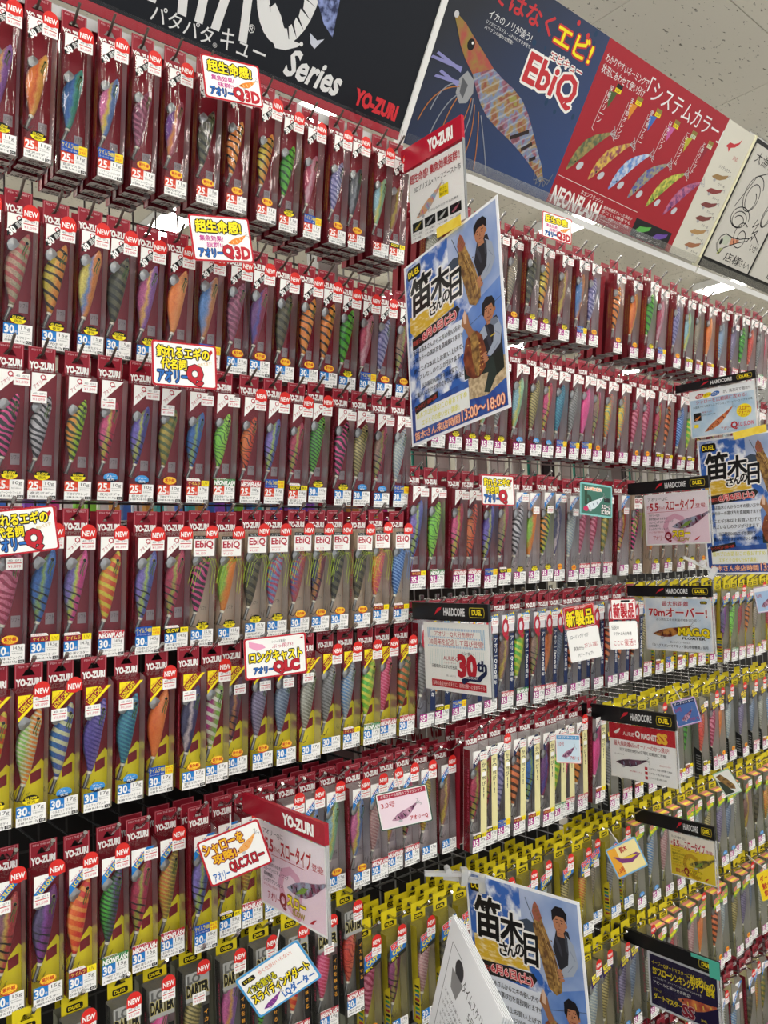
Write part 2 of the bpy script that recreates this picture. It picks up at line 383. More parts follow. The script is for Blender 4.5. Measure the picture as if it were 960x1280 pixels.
# big prawn jig
pm = bpy.data.materials.new('prawn_foil'); pm.use_nodes = True; nt, n, l, bs = nodes(pm)
tc = n.new('ShaderNodeTexCoord'); nz = n.new('ShaderNodeTexNoise'); nz.inputs['Scale'].default_value = 26; nz.inputs['Detail'].default_value = 3; l.new(tc.outputs['Object'], nz.inputs['Vector'])
cr = n.new('ShaderNodeValToRGB'); l.new(nz.outputs[0], cr.inputs[0]); e = cr.color_ramp.elements; e[0].position = .3; e[0].color = lin('5a3038'); e[1].position = .72; e[1].color = lin('8f8a3a')
for p_, c_ in ((.4, '8f5060'), (.48, '6f86a8'), (.55, '98804a'), (.63, '884030')): x = e.new(p_); x.color = lin(c_)
wv = n.new('ShaderNodeTexWave'); wv.inputs['Scale'].default_value = 20; wv.inputs['Distortion'].default_value = 3; mp = n.new('ShaderNodeMapping'); mp.inputs['Rotation'].default_value = (0, math.radians(-50), 0)
l.new(tc.outputs['Object'], mp.inputs[0]); l.new(mp.outputs[0], wv.inputs['Vector']); mr = n.new('ShaderNodeMapRange'); mr.inputs[1].default_value = .75; mr.inputs[2].default_value = .95; mr.inputs[4].default_value = .3
l.new(wv.outputs['Fac'], mr.inputs[0]); mx = n.new('ShaderNodeMix'); mx.data_type = 'RGBA'; l.new(mr.outputs[0], mx.inputs[0]); l.new(cr.outputs[0], mx.inputs[6]); mx.inputs[7].default_value = lin('c8ccc8')
l.new(mx.outputs[2], bs.inputs['Base Color']); bs.inputs['Roughness'].default_value = .4
top = [(1.238, .276), (1.27, .268), (1.30, .254), (1.345, .235), (1.39, .215), (1.43, .205), (1.47, .198), (1.51, .185), (1.545, .164), (1.575, .140), (1.60, .118), (1.63, .092), (1.655, .072), (1.682, .040)]
bot = [(1.236, .268), (1.255, .248), (1.275, .225), (1.30, .205), (1.335, .185), (1.36, .160), (1.39, .135), (1.42, .118), (1.465, .104), (1.51, .094), (1.56, .080), (1.60, .066), (1.64, .05), (1.674, .032)]
for i in range(len(top) - 1): P.poly([bot[i], bot[i + 1], top[i + 1], top[i]], pm, 4)
hd = noise_mat('prawn_head', '8f7a2a', 'a8483a', 30, .4)
for i in range(4): P.poly([bot[i], bot[i + 1], top[i + 1], top[i]], hd, 5)
for i in range(9, 12): P.line([(bot[i][0] + .005, bot[i][1] + .004), (top[i][0] - .006, top[i][1] - .01)], .009, mat('2a1c1a', .4), 5)
P.ell(1.238, .274, .007, .007, mat('c9c9c9', .3), 6); P.ell(1.303, .236, .011, .012, BLACK, 6); P.ell(1.306, .24, .003, .003, WHITE, 7)
P.poly([(1.318, .186), (1.302, .165), (1.305, .135), (1.325, .118), (1.345, .125), (1.355, .15), (1.345, .175)], mat('9a9c9e', .3), 5)
P.poly([(1.31, .17), (1.315, .14), (1.33, .13), (1.332, .16)], mat('5a5c60', .3), 6)
for (x0, z0, x1, z1) in ((1.30, .188, 1.21, .178), (1.30, .184, 1.222, .19), (1.305, .16, 1.235, .147), (1.305, .155, 1.245, .16)):
    P.poly([(x0, z0), (x1, z1 + .004), (x1 - .004, z1 - .002), (x0, z0 - .008)], mat('8c8cc0', .4), 6)
for (p0, p1, p2, c_) in (((1.31, .15), (1.24, .13), (1.225, .05), 'b0703c'), ((1.31, .155), (1.26, .15), (1.25, .08), '8a8f98'), ((1.32, .14), (1.28, .11), (1.27, .03), '8a8f98'), ((1.32, .14), (1.30, .1), (1.30, .04), 'b0703c'),
                         ((1.355, .14), (1.36, .1), (1.345, .05), 'b0703c'), ((1.36, .14), (1.38, .09), (1.36, .02), '8a8f98'), ((1.37, .13), (1.40, .07), (1.39, -.0), 'b0703c'), ((1.39, .12), (1.42, .06), (1.435, .0), 'b0703c'), ((1.40, .115), (1.45, .05), (1.48, .0), '8a8f98')):
    cv = [((1 - s) ** 2 * p0[0] + 2 * s * (1 - s) * p1[0] + s * s * p2[0], (1 - s) ** 2 * p0[1] + 2 * s * (1 - s) * p1[1] + s * s * p2[1]) for s in [k / 7 for k in range(8)]]
    P.line(cv, .0028, mat(c_, .4), 5)
for k in range(6):
    a = -2.6 + k * .55; P.line([(1.672, .045), (1.672 + .03 * math.cos(a), .042 + .02 * math.sin(a)), (1.672 + .036 * math.cos(a), .06 + .02 * math.sin(a))], .0022, mat('77797d', .3), 6)
for k in range(26): P.ell(rnd.uniform(1.42, 1.7), rnd.uniform(.19, .395), rnd.uniform(.003, .008), rnd.uniform(.003, .009), mat('1a3a58', .4), 2.5, n=8)
P.ell(1.60, .39, .006, .006, rd, 3); P.ell(1.645, .378, .006, .006, rd, 3)
# red chart
P.text('わかりやすいネーミングで', 1.735, .352, 1.93, .372, wh, 3, .005); P.text('状況にあわせて使い分け', 1.735, .326, 1.93, .347, wh, 3, .01)
P.text('「システムカラー」', 1.935, .330, 2.345, .382, wh, 3, .02)
names = ['深場グリーン', 'まずめオレンジ', '澄み潮ブルー', '日中ピンク', 'にごりライム', 'ど濁りレッド']
arr = ['4a5a30', 'd88a28', '3a6ab8', 'c05a9a', 'b8b030', '8a2030']
lc = [('4a5a38', '9a8a4a'), ('8a3a50', 'd8b848'), ('5a86c8', 'c8d0dc'), ('44509a', 'a09a70'), ('6a8a2a', 'd0c850'), ('6a2a6a', 'c06a8a')]
for i in range(6):
    x = 1.797 + i * .0965
    P.poly([(x - .004, .30), (x + .030, .305), (x + .014, .262)], mat(arr[i], .4), 3)
    for j, ch in enumerate(names[i]): P.text(ch, x - .008, .300 - j * .0155, x + .009, .3135 - j * .0155, wh, 4, .01, keep=True)
    P.rect(x + .016, .305, x + .042, .325, YEL if i < 4 else mat('cfd8b0'), 3); P.rect(x + .016, .315, x + .042, .325, BLACK if i == 0 else mat('8a7a3a'), 4); P.text('UV', x + .02, .307, x + .037, .3135, BLACK, 4)
    P.line([(x - .01, .30), (x - .014, .205), (x - .004, .20)], .0012, wh, 3)
    ux, uz = x + .062, .212; lx, lz = x - .048, .088
    lm = noise_mat('chart_jig_%d' % i, lc[i][0], lc[i][1], 70, .4)
    prof = [(0, .002), (.12, .010), (.3, .016), (.5, .018), (.7, .014), (.88, .008), (1, .004)]
    dx, dz = ux - lx, uz - lz; L = math.hypot(dx, dz); nx, nz_ = -dz / L, dx / L
    bend = lambda s: .016 * math.sin(math.pi * s * 1.0) * (1 if s < .5 else 1)
    up = [(lx + dx * s + nx * (w_ + bend(s)), lz + dz * s + nz_ * (w_ + bend(s))) for s, w_ in prof]; dn = [(lx + dx * s + nx * (-w_ + bend(s)), lz + dz * s + nz_ * (-w_ + bend(s))) for s, w_ in prof]
    for q in range(len(prof) - 1): P.poly([up[q], up[q + 1], dn[q + 1], dn[q]], lm, 4)
    P.ell(lx + .045, lz + .022, .014, .009, mat('c4c8cc', .3), 5, rot=40); P.ell(lx + .022, lz + .026, .003, .003, BLACK, 5, n=8)
    for q in range(4): P.line([(ux, uz), (ux + .012 + .006 * q, uz + .016 - .007 * q), (ux + .008 + .005 * q, uz + .022 - .006 * q)], .002, mat('b0b0b0', .3), 5)
P.text('NEONFLASH', 1.735, -.002, 1.945, .042, wm, 3, .03); P.text('ネオンフラッシュ', 1.84, .046, 1.945, .058, wm, 3, .01)
for k in range(4): P.text(['紫外線発光といった場合が', '多にくい環境でも', 'ボディが放つカラー発光', 'にアピール!'][k], 1.955, .036 - k * .012, 2.1 - (k == 3) * .05, .045 - k * .012, wm, 3)
P.line([(1.73, .068), (2.11, .064)], .0012, wm, 3)
P.rect(2.118, -.002, 2.318, .05, mat('17181a', .3), 3)
P.poly([(2.135, .018), (2.15, .032), (2.18, .036), (2.205, .042), (2.2, .03), (2.175, .02), (2.15, .014)], mat('5fae4e', .4), 4); P.poly([(2.23, .018), (2.245, .032), (2.275, .036), (2.3, .042), (2.295, .03), (2.27, .02), (2.245, .014)], mat('6a4aa0', .4), 4)
P.text('発光イメージ', 2.15, .002, 2.28, .010, wm, 4)
# white list of jigs
P.poly([(2.385, .335), (2.40, .35), (2.425, .352), (2.445, .362), (2.455, .375), (2.452, .36), (2.435, .345), (2.415, .338), (2.412, .325), (2.40, .335)], rd, 3)
P.text('システムカラー', 2.40, .275, 2.475, .285, DGREY, 3); P.text('対応', 2.45, .312, 2.478, .325, rd, 3)
for i, c_ in enumerate(['9a7a4a', '8a3a38', '7a3a38', '7a4038', 'b08a58', 'a06a48']):
    z = .245 - i * .042; x = 2.385 + .004 * i
    P.poly([(x, z), (x + .02, z + .012), (x + .055, z + .015), (x + .085, z + .024), (x + .08, z + .012), (x + .05, z), (x + .02, z - .004)], mat(c_, .4), 3)
    P.ell(x + .022, z - .006, .007, .005, mat('a8a8a8', .3), 4, n=8); P.line([(x + .082, z + .018), (x + .095, z + .026), (x + .098, z + .016)], .002, GREY, 4)
    P.text('カラー名', x + .05, z - .014, x + .09, z - .006, DGREY, 3)
P.build('print', t); rail(t, 1.204, 2.512)
b = MB(); b.box(2.5125, -.004, -.02, 2.522, .012, .405, mat('e6e2c0', .3)); tag(b.build('board_joint_strip'), 'cream upright joint strip beside the autograph boards', 'trim strip').matrix_world = board_frame(0)
# autograph boards on a dark panel
t = board('header_board', 'dark leaning header panel behind the two autograph boards', 2.523, 3.72, mat('17171a', .35)); rail(t, 2.523, 3.72)
ink = mat('1c1a1c', .5)
def scribble(P, cx, cz, rx, rz, turns, wd, lay, rot=0.0, ph=0.0):
    pts = []
    for k in range(int(turns * 22)):
        a = k / 22 * 2 * math.pi + ph; s = 1 - .55 * k / (turns * 22)
        x = rx * s * math.cos(a) ; z = rz * s * math.sin(a) - rz * .4 * k / (turns * 22)
        pts.append((cx + x * math.cos(rot) - z * math.sin(rot), cz + x * math.sin(rot) + z * math.cos(rot)))
    P.line(pts, wd, ink, lay)
for q, (x0, x1, lab) in enumerate(((2.535, 2.835, 'white autograph board with pen scrawls and a drawn jig beside the joint strip'), (2.855, 3.155, 'white autograph board with looping pen scrawls beyond the first one'))):
    t = empty('autograph_board', lab, 'autograph board', mtx=board_frame(x0) @ Matrix.Translation((0, -.004, .028)))
    b = MB(); b.box(0, -.003, 0, x1 - x0, .003, .36, mat('cbc8be', .5)); b.build('board', t)
    P = MB(mapf=lambda x, z, lay: (x, -.003 - lay * LAY, z))
    P.text('大漁祈願', .02, .31, .2, .345, ink, 2, .0, shear=.1)
    scribble(P, .10, .23, .055, .06, 2.2, .003, 2, .4); scribble(P, .09, .15, .06, .035, 2.5, .003, 2); scribble(P, .14, .1, .04, .05, 1.5, .003, 2, 1.0)
    P.line([(.03, .17), (.08, .28), (.15, .31), (.18, .28)], .003, ink, 2); P.line([(.20, .17), (.19, .14), (.22, .16), (.205, .12), (.235, .14), (.22, .10)], .003, ink, 2)
    scribble(P, .25, .2, .035, .05, 2.2, .003, 2, -.2); P.line([(.22, .25), (.24, .3), (.27, .27), (.29, .31)], .003, ink, 2); P.line([(.21, .13), (.28, .1)], .003, ink, 2)
    if q == 0:
        P.poly([(.19, .27), (.178, .285), (.183, .295), (.192, .29), (.2, .296), (.205, .286)], mat('c03038'), 2); P.line([(.178, .285), (.183, .296), (.192, .29), (.2, .297), (.206, .286), (.19, .268)], .002, ink, 3, True)
        jig = [(.03, .05), (.035, .075), (.06, .088), (.10, .085), (.15, .09), (.2, .105), (.2, .095), (.15, .078), (.11, .06), (.08, .045), (.07, .025), (.05, .03)]
        P.poly([(.035, .055), (.06, .085), (.10, .082), (.09, .055)], mat('b8c0ac'), 2); P.poly([(.1, .082), (.15, .087), (.15, .078), (.105, .06)], mat('d08a6a'), 2); P.poly([(.06, .04), (.08, .045), (.07, .02), (.055, .02)], mat('a8b070'), 2)
        P.line(jig, .003, ink, 3, True); P.ell(.05, .06, .008, .01, ink, 3); P.line([(.2, .1), (.215, .115), (.22, .105)], .003, ink, 3)
        P.text('いか', .235, .07, .285, .095, ink, 2, shear=.1)
    P.text('店様', .11, .01, .22, .04, ink, 2, .02); P.text('さんへ', .22, .012, .29, .036, ink, 2)
    P.build('drawing', t)

# ------------------------------------------------------------------ lure packs
SZ = {25: dict(w=.0475, d=.026, h=.202, top=.239, hole=.224, L=.100, tail=.064, num=ORG), 30: dict(w=.0475, d=.026, h=.202, top=.239, hole=.224, L=.114, tail=.060, num=BLUE),
      35: dict(w=.0480, d=.028, h=.232, top=.272, hole=.253, L=.128, tail=.070, num=MAG)}
SZ[251] = dict(SZ[25], h=.226, top=.268, hole=.250, tail=.072, L=.104)      # taller top-row packs
MESH = {}; YHEAD = mat('dcc81e', .4)
def cached(key, fn):
    if key not in MESH: MESH[key] = fn()
    return MESH[key]
# --- the jig: tail at z=0, nose at z=1, belly towards -x
def mk_body():
    b = MB(); prof = [(0, .035, .0), (.05, .048, 0), (.15, .075, -.01), (.3, .112, -.035), (.45, .135, -.05), (.6, .135, -.045), (.72, .118, -.025), (.82, .092, .005), (.9, .062, .022), (.96, .036, .032), (1, .014, .036)]
    k = 10; vs = []; fs = []
    for (t, r, c) in prof:
        for j in range(k):
            a = 2 * math.pi * j / k; vs.append((c + r * math.cos(a), r * .72 * math.sin(a), t))
    for i in range(len(prof) - 1):
        for j in range(k): fs.append((i * k + j, i * k + (j + 1) % k, (i + 1) * k + (j + 1) % k, (i + 1) * k + j))
    fs.append(tuple(range(k))[::-1]); fs.append(tuple((len(prof) - 1) * k + j for j in range(k)))
    b.add(vs, fs, WHITE, True); return b.mesh('lure_body')
def mk_eye():
    b = MB(); vs = []; fs = []; k = 8
    for (y, r) in ((0, .026), (-.010, .022), (-.014, .012)):
        for j in range(k): a = 2 * math.pi * j / k; vs.append((r * math.cos(a), y, r * math.sin(a)))
    for i in range(2):
        for j in range(k): fs.append((i * k + j, i * k + (j + 1) % k, (i + 1) * k + (j + 1) % k, (i + 1) * k + j))
    b.add(vs, fs[:k], mat('c9b46a', .3)); b.add(vs, fs[k:] + [tuple(range(2 * k, 3 * k))], mat('0f1012', .15)); return b.mesh('eye')
def mk_sinker():
    b = MB(); out = [(.0, .0), (-.05, .04), (-.10, .05), (-.14, .0), (-.15, -.06), (-.12, -.12), (-.07, -.13), (0, -.08)]
    n_ = len(out); vs = [(x, -.025, z) for x, z in out] + [(x, .025, z) for x, z in out] + [(-.07, -.045, -.04)]
    fs = [(i, (i + 1) % n_, 2 * n_) for i in range(n_)] + [(i, i + n_, (i + 1) % n_ + n_, (i + 1) % n_) for i in range(n_)] + [tuple(range(n_, 2 * n_))]
    b.add(vs, fs, mat('a4a5a4', .35, .8)); return b.mesh('sinker')
def mk_feather():
    b = MB()
    for k, (dx, c) in enumerate(((0, '4a6a34'), (.03, '6a7a3a'))):
        p = [(dx, -.075, 0), (dx - .02, -.095, -.07), (dx - .035, -.09, -.15), (dx - .02, -.085, -.2)]
        for i in range(3): b.add([(p[i][0] - .007, p[i][1], p[i][2]), (p[i][0] + .007, p[i][1], p[i][2]), (p[i + 1][0] + .006, p[i + 1][1], p[i + 1][2]), (p[i + 1][0] - .006, p[i + 1][1], p[i + 1][2])], [(0, 1, 2, 3)], mat(c, .6))
    return b.mesh('feather')
def mk_crown():
    b = MB(); b.tube([(0, 0, 0.0), (0, 0, -.035)], .036, mat('e6e0cc', .5), 8); b.tube([(0, 0, -.03), (0, 0, -.24)], .026, mat('8e8d88', .3, .7), 6)
    for k in range(7):
        a = 2 * math.pi * k / 7; c, s = math.cos(a), math.sin(a)
        b.tube([(c * .012, s * .012, -.22), (c * .07, s * .06, -.235), (c * .105, s * .08, -.19), (c * .115, s * .085, -.10)], .007, mat('8a8880', .25, .9), 3, .002)
    return b.mesh('hook_crown')
def mk_strands():
    b = MB(); r = random.Random(3)
    for k in range(7):
        x0 = -.06 + .025 * k; s = 1 if k % 2 else -1; L = r.uniform(.3, .62)
        b.tube([(x0 * .4, -.1, .0), (x0 + s * .06, -.15, .06), (x0 + s * .16, -.13, -.1), (x0 + s * .18, -.12, -L)], .0042, WHITE, 3)
    return b.mesh('strands')
BODY = mk_body(); EYEM = mk_eye(); SINK = mk_sinker(); FEA = mk_feather(); CROWN = mk_crown(); STR = mk_strands()
def slot(o, m):
    o.material_slots[0].link = 'OBJECT'; o.material_slots[0].material = m
def add_lure(t, S, col, ebi=False, detail=2, flip=1):
    L = S['L']; lean = math.radians(9) * flip
    o = obj('lure', BODY, t); o.matrix_local = Matrix.Translation((-.010 * flip + .001, -S['d'] * .5, S['tail'])) @ Matrix.Rotation(lean, 4, 'Y') @ Matrix.Scale(L, 4)
    slot(o, lure_mat(*col))
    if detail >= 1:
        obj('hook_crown', CROWN, o, (0, 0, 0)).rotation_euler = (0, .18, 0)
        obj('sinker', SINK, o, (-.06, -.02, .83))
    if detail >= 2:
        obj('eye', EYEM, o, (.028, -.052, .86))
        if not ebi: obj('feather', FEA, o, (.02, 0, .84))
    if ebi:
        s = obj('rubber_legs', STR, o, (-.02, 0, .80)); slot(s, mat({'k': 'b8d048'}.get('k') if col[0] not in ('2a5aa0',) else '7aa0d8', .4))
    return o

def mk_card(kind, sz):
    S = SZ[sz]; w, d, h, top, hole = S['w'], S['d'], S['h'], S['top'], S['hole']; b = MB()
    duel = kind in ('darter', 'ez', 'dm', 'blk', 'grn')
    base = {'ebi': KRAFT, 'darter': mat('98968e', .5), 'ez': mat('b3a648', .5), 'dm': mat('b0a46a', .5), 'blk': mat('a09a70', .5), 'grn': mat('b0ac78', .5), 'slow': mat('c4b6b6', .5), 'aq30': mat('b0aeb8', .5), 'mag': mat('dcd8d8', .5), 'slowy': mat('c8c290', .5)}.get(kind, MAROON)
    b.rect(-w / 2, 0, w / 2, h, base, 0)
    if kind in ('lc', 'lcs'): b.poly([(-w / 2, 0), (w / 2, 0), (w / 2, h * .42), (w / 2 - .004, h * .44), (-w / 2, h * .20)], mat('ffee2c', .4), 2); b.poly([(.004, h * .26), (w / 2 - .004, h * .29), (w / 2 - .004, h * .37), (.004, h * .34)], MAROON, 3)
    elif not duel: b.rect(.006, .052, w / 2 - .004, .070, mat('a89a9c' if kind != 'ebi' else 'c8b49c', .5), 2); b.text('ソフト', .007, .060, w / 2 - .005, .067, DGREY, 3)
    # printed left flap inside the box
    fl = {'ebi': KRAFT, 'darter': mat('4c4c46'), 'ez': mat('c8b830'), 'dm': mat('8a8a78'), 'blk': mat('8f8f88'), 'grn': mat('9a9a80')}.get(kind, MAROON)
    x = -w / 2 + .0006
    b.add([(x, -d * .68, 0.0), (x, 0, 0.0), (x, 0, h - .004), (x, -d * .68, h - .004)], [(0, 1, 2, 3)], fl)
    T = MB(mapf=lambda u, v, lay: (x - .0006 - lay * .0001, -d * .62 + v, h * .30 + u))
    if kind not in ('ez', 'blk', 'grn'):
        T.text('AURIE Q NEW HALF GHOST' if kind == 'q3d' else 'FISH THE BEST AURIE', 0, 0, h * .5, .0045, GOLD if kind == 'q3d' else PINKTX, 1); b.add(T.v, T.f, T.mats[0])
        if kind == 'q3d':
            T = MB(mapf=lambda u, v, lay: (x - .0006 - lay * .0001, -d * .36 + v, h * .30 + u)); T.text('アオリー3D 30周年記念モデル', 0, 0, h * .45, .006, GOLD, 1); b.add(T.v, T.f, T.mats[0])
    if kind in ('ez',):     # folded colour chart at the left of the box
        b.add([(x - .0008, -d + .002, .004), (x - .0008, -.004, .004), (x - .0008, -.004, .085), (x - .0008, -d + .002, .098)], [(0, 1, 2, 3)], mat('c8b428'))
        for q in range(8):
            b.add([(x - .0012, -d + .005, .010 + q * .009), (x - .0012, -.008, .010 + q * .009), (x - .0012, -.008, .015 + q * .009), (x - .0012, -d + .005, .015 + q * .009)], [(0, 1, 2, 3)], mat(['a03030', '30609a', '308a50', '202020'][q % 4]))
    if kind == 'blk':
        b.add([(x - .0008, -d + .002, .002), (x - .0008, -.002, .002), (x - .0008, -.002, .085), (x - .0008, -d + .002, .07)], [(0, 1, 2, 3)], mat('1c1c1c', .35))
        for q in range(6): b.add([(x - .0012, -d + .006, .016 + q * .008), (x - .0012, -.008, .018 + q * .008), (x - .0012, -.008, .021 + q * .008), (x - .0012, -d + .006, .019 + q * .008)], [(0, 1, 2, 3)], GREY)
    # header with its hang hole
    hw = w / 2 - .003; z0 = h; hc = YHEAD if duel else mat('8e1a2a', .35)
    o4 = [(-hw, z0), (hw, z0), (hw, top), (-hw, top)]; i4 = [(-.010, hole - .004), (.010, hole - .004), (.004, hole + .005), (-.004, hole + .005)]
    for q in range(4): b.poly([o4[q], o4[(q + 1) % 4], i4[(q + 1) % 4], i4[q]], hc, 1)
    for q in range(4): b.add([(p[0], .0006, p[1]) for p in (o4[q], o4[(q + 1) % 4], i4[(q + 1) % 4], i4[q])], [(0, 1, 2, 3)], mat('b0a020') if duel else mat('6a1420', .5))
    if duel:
        b.rrect(-.013, z0 + .003, .013, z0 + .013, .003, BLACK, 2); b.text('DUEL', -.010, z0 + .0055, .010, z0 + .0105, YEL, 3, .03)
    else:
        b.text('YO-ZURI', -hw + .003, z0 + .003, hw - .003, z0 + .013, WHITE, 3, .06); b.text('FISH THE BEST', -hw + .005, top - .0065, hw - .005, top - .0035, mat('d8b0b4'), 3)
        b.line([(-hw + .002, z0), (-hw + .002, top - .001), (hw - .002, top - .001), (hw - .002, z0)], .0006, mat('c87880'), 2)
    return b.mesh('card')
def mk_box(sz):
    S = SZ[sz]; w, d, h = S['w'], S['d'], S['h']; b = MB(); r = .004
    pr = [(-w / 2, -.0008), (-w / 2, -d + r), (-w / 2 + r * .3, -d + r * .3), (-w / 2 + r, -d), (w / 2 - r, -d), (w / 2 - r * .3, -d + r * .3), (w / 2, -d + r), (w / 2, -.0008)]
    zt = lambda y: h + .002 + (y / d) * .006
    vs = [(x, y, 0) for x, y in pr] + [(x, y, zt(y)) for x, y in pr]; n_ = len(pr)
    f = [(i, i + 1, i + 1 + n_, i + n_) for i in range(n_ - 1)]
    b.add(vs, f[:-1], CLEAR, True); b.add(vs, [f[-1]], SHEENSIDE); b.add(vs, [tuple(range(n_, 2 * n_))], CLEAR); b.add(vs, [tuple(range(n_))[::-1]], CLEAR)
    return b.mesh('box')
NAMES = ['インナーシートゴールド', 'シルエットマスター', '夜光ボディ', '下地ゼブラレッド', 'ブルー夜光ボディ', '濁り潮マスター', '日中ピンク', '銀河マスター']
def mk_label(sz, g, nv, wide):
    S = SZ[sz]; w, d = S['w'], S['d']; y0 = d + .0005; b = MB(mapf=lambda x, z, lay: (x, -y0 - lay * .00012, z))
    x0, x1 = -w / 2 + .001, w / 2 - (.004 if not wide else .001)
    b.rect(x0, .0, x1, .030, WHITE, 0); b.rect(x0, .0135, x0 + .0215, .030, S['num'], 1)
    n_ = str(sz)[:2]
    b.text(n_, x0 + .0018, .0155, x0 + .0155, .0275, WHITE, 2, .035); b.text('号', x0 + .0165, .0158, x0 + .0205, .0198, WHITE, 2, .02)
    b.text(g, x0 + .026, .021, x1 - .003, .0275, BLACK, 1); b.rect(x0 + .023, .0195, x1 - .002, .0199, GREY, 1); b.text('全長105mm', x0 + .024, .0155, x1 - .004, .018, DGREY, 1)
    b.text(NAMES[nv], x0 + .004, .0075, x1 - .004, .0120, BLACK, 1, .01); b.text('2188 R-18-' + g, x0 + .002, .0020, x1 - .011, .0058, DGREY, 1, .01)
    b.rect(x1 - .0095, .0012, x1 - .0005, .0060, BLACK, 1); b.text('0' + str(nv + 2), x1 - .008, .0022, x1 - .002, .0050, WHITE, 2)
    m2 = mat('dad6d2', .5)
    b.add([(x0, -d, -.0003), (x1, -d, -.0003), (x1, 0, -.0003), (x0, 0, -.0003)], [(3, 2, 1, 0)], m2)
    B = MB(mapf=lambda x, z, lay: (x, -z, -.0003 - lay * .00015)); B.text('Aurie Pride', x0 + .010, d * .46, x1 - .008, d * .84, mat('5a2028'), 1, .04, shear=.3); B.text('2188 R-18-' + g, x0 + .003, d * .08, x1 - .012, d * .36, BLACK, 1, .05)
    B.rect(x1 - .010, d * .1, x1 - .001, d * .34, BLACK, 1); B.text('オープン価格', x0 + .004, d * .8, x1 - .01, d * .95, DGREY, 1)
    for m, mi_ in [(mm, i) for i, mm in enumerate(B.mats)]: b.add(B.v, [f for f, q in zip(B.f, B.m) if q == mi_], m)
    return b.mesh('size_label')
def front(S, k=0.0007): return lambda x, z, lay: (x, -S['d'] - k - lay * .00013, z)
def mk_corner(kind, sz):
    S = SZ[sz]; w, h = S['w'], S['h']; b = MB(mapf=front(S)); x0, zt = -w / 2 + .002, h - .006; rq = mat('b02438', .4)
    def tri(s, m, lay=1): b.poly([(x0, zt), (x0 + s, zt), (x0, zt - s)], m, lay)
    if kind in ('q', 'q3d'):
        tri(.036 if kind == 'q' else .030, WHITE)
        b.text('アオリー', x0 + .001, zt - .019, x0 + .021, zt - .013, rq, 2, .02, rot=42); b.text('Q', x0 + .013, zt - .0115, x0 + .021, zt - .002, rq, 2, .02, rot=30)
        if kind == 'q3d':
            b.poly([(x0, zt - .024), (x0, zt - .036), (x0 + .037, zt), (x0 + .025, zt)], BLACK, 2); b.text('30', x0 + .001, zt - .031, x0 + .012, zt - .021, WHITE, 3, .05, rot=42); b.text('周年', x0 + .012, zt - .019, x0 + .024, zt - .010, WHITE, 3, .02, rot=42)
    elif kind == 'lc':
        b.poly([(x0, zt), (x0 + .040, zt), (x0, zt - .040)], YEL, 1); b.poly([(x0, zt - .019), (x0 + .019, zt), (x0 + .034, zt), (x0, zt - .034)], MAROON, 2)
        b.text('アオリーQ', x0 + .000, zt - .013, x0 + .016, zt - .006, rq, 2, .03, rot=45); b.text('LONG CAST', x0 - .001, zt - .0165, x0 + .029, zt - .0095, YEL, 3, .03, rot=45)
    elif kind in ('lcs', 'slow', 'slowy', 'mag'):
        tri(.038, WHITE); b.poly([(x0, zt - .026), (x0 + .026, zt), (x0 + .040, zt), (x0, zt - .040)], BLUE if kind != 'mag' else NAVY, 2)
        b.text('アオリーQ', x0 + .002, zt - .018, x0 + .022, zt - .010, rq, 2, .03, rot=45); b.text('LC SLOW' if kind != 'mag' else 'MAGNET', x0 + .002, zt - .020, x0 + .032, zt - .0135, YEL if kind == 'lcs' else WHITE, 3, .03, rot=45)
        if kind == 'mag':
            b.rect(x0 + .024, .035, w / 2 - .002, zt, CREAM, 1)
            for q, ch in enumerate('かっ飛び!!'): b.text(ch, x0 + .027, zt - .040 - q * .014, w / 2 - .005, zt - .029 - q * .014, mat('2a3040'), 2, .03, keep=True)
            b.poly([(x0 + .024, zt - .01), (w / 2 - .002, zt), (w / 2 - .002, zt - .02), (x0 + .024, zt - .025)], NAVY, 2); b.rect(x0 + .028, zt - .06, w / 2 - .004, zt - .05, WHITE, 3)
    elif kind == 'ebi':
        b.rect(x0, zt - .036, w / 2 - .006, zt, WHITE, 1); b.rect(x0, zt - .006, w / 2 - .006, zt, BLACK, 2); b.text('プルプル・ふわふわ', x0 + .002, zt - .005, w / 2 - .008, zt - .001, WHITE, 3); b.text('EbiQ', x0 + .003, zt - .023, w / 2 - .009, zt - .009, rq, 2, .03); b.text('エビキュー', x0 + .012, zt - .0095, w / 2 - .012, zt - .007, rq, 2, .02)
        b.text('¥1,133', x0 + .004, zt - .034, x0 + .022, zt - .029, PINKTX, 2); b.rect(x0 + .003, zt - .027, x0 + .024, zt - .0262, RED, 2)
    elif kind == 'aq30':
        b.rect(w / 2 - .017, .034, w / 2 - .002, h * .78, NAVY, 1)
        for q, ch in enumerate('アオリーQ30周年'): b.text(ch, w / 2 - .0145, h * .76 - .012 - q * .0125, w / 2 - .0045, h * .76 - .002 - q * .0125, WHITE, 2, .02, keep=True)
        b.rect(x0, h * .80, w / 2 - .002, zt, mat('d8d4d8'), 1); b.text('Q', x0 + .002, h * .72, x0 + .024, zt - .010, rq, 2, .05); b.poly([(x0 + .014, zt - .012), (w / 2 - .002, zt - .002), (w / 2 - .002, zt + .006), (x0 + .014, zt - .001)], YEL, 3); b.text('30th', x0 + .018, zt - .008, w / 2 - .004, zt + .002, BLUE, 4, .05, rot=8)
    elif kind == 'darter':
        b.rect(x0, zt - .045, w / 2 - .002, zt + .002, mat('9a9a96', .4), 1); b.text('LQ', x0 + .004, zt - .018, x0 + .026, zt - .002, mat('5a5a58'), 2, .05); b.text('DARTER', x0 + .002, zt - .036, w / 2 - .004, zt - .018, BLACK, 2, .06, out=mat('c8b860'), ow=.0006)
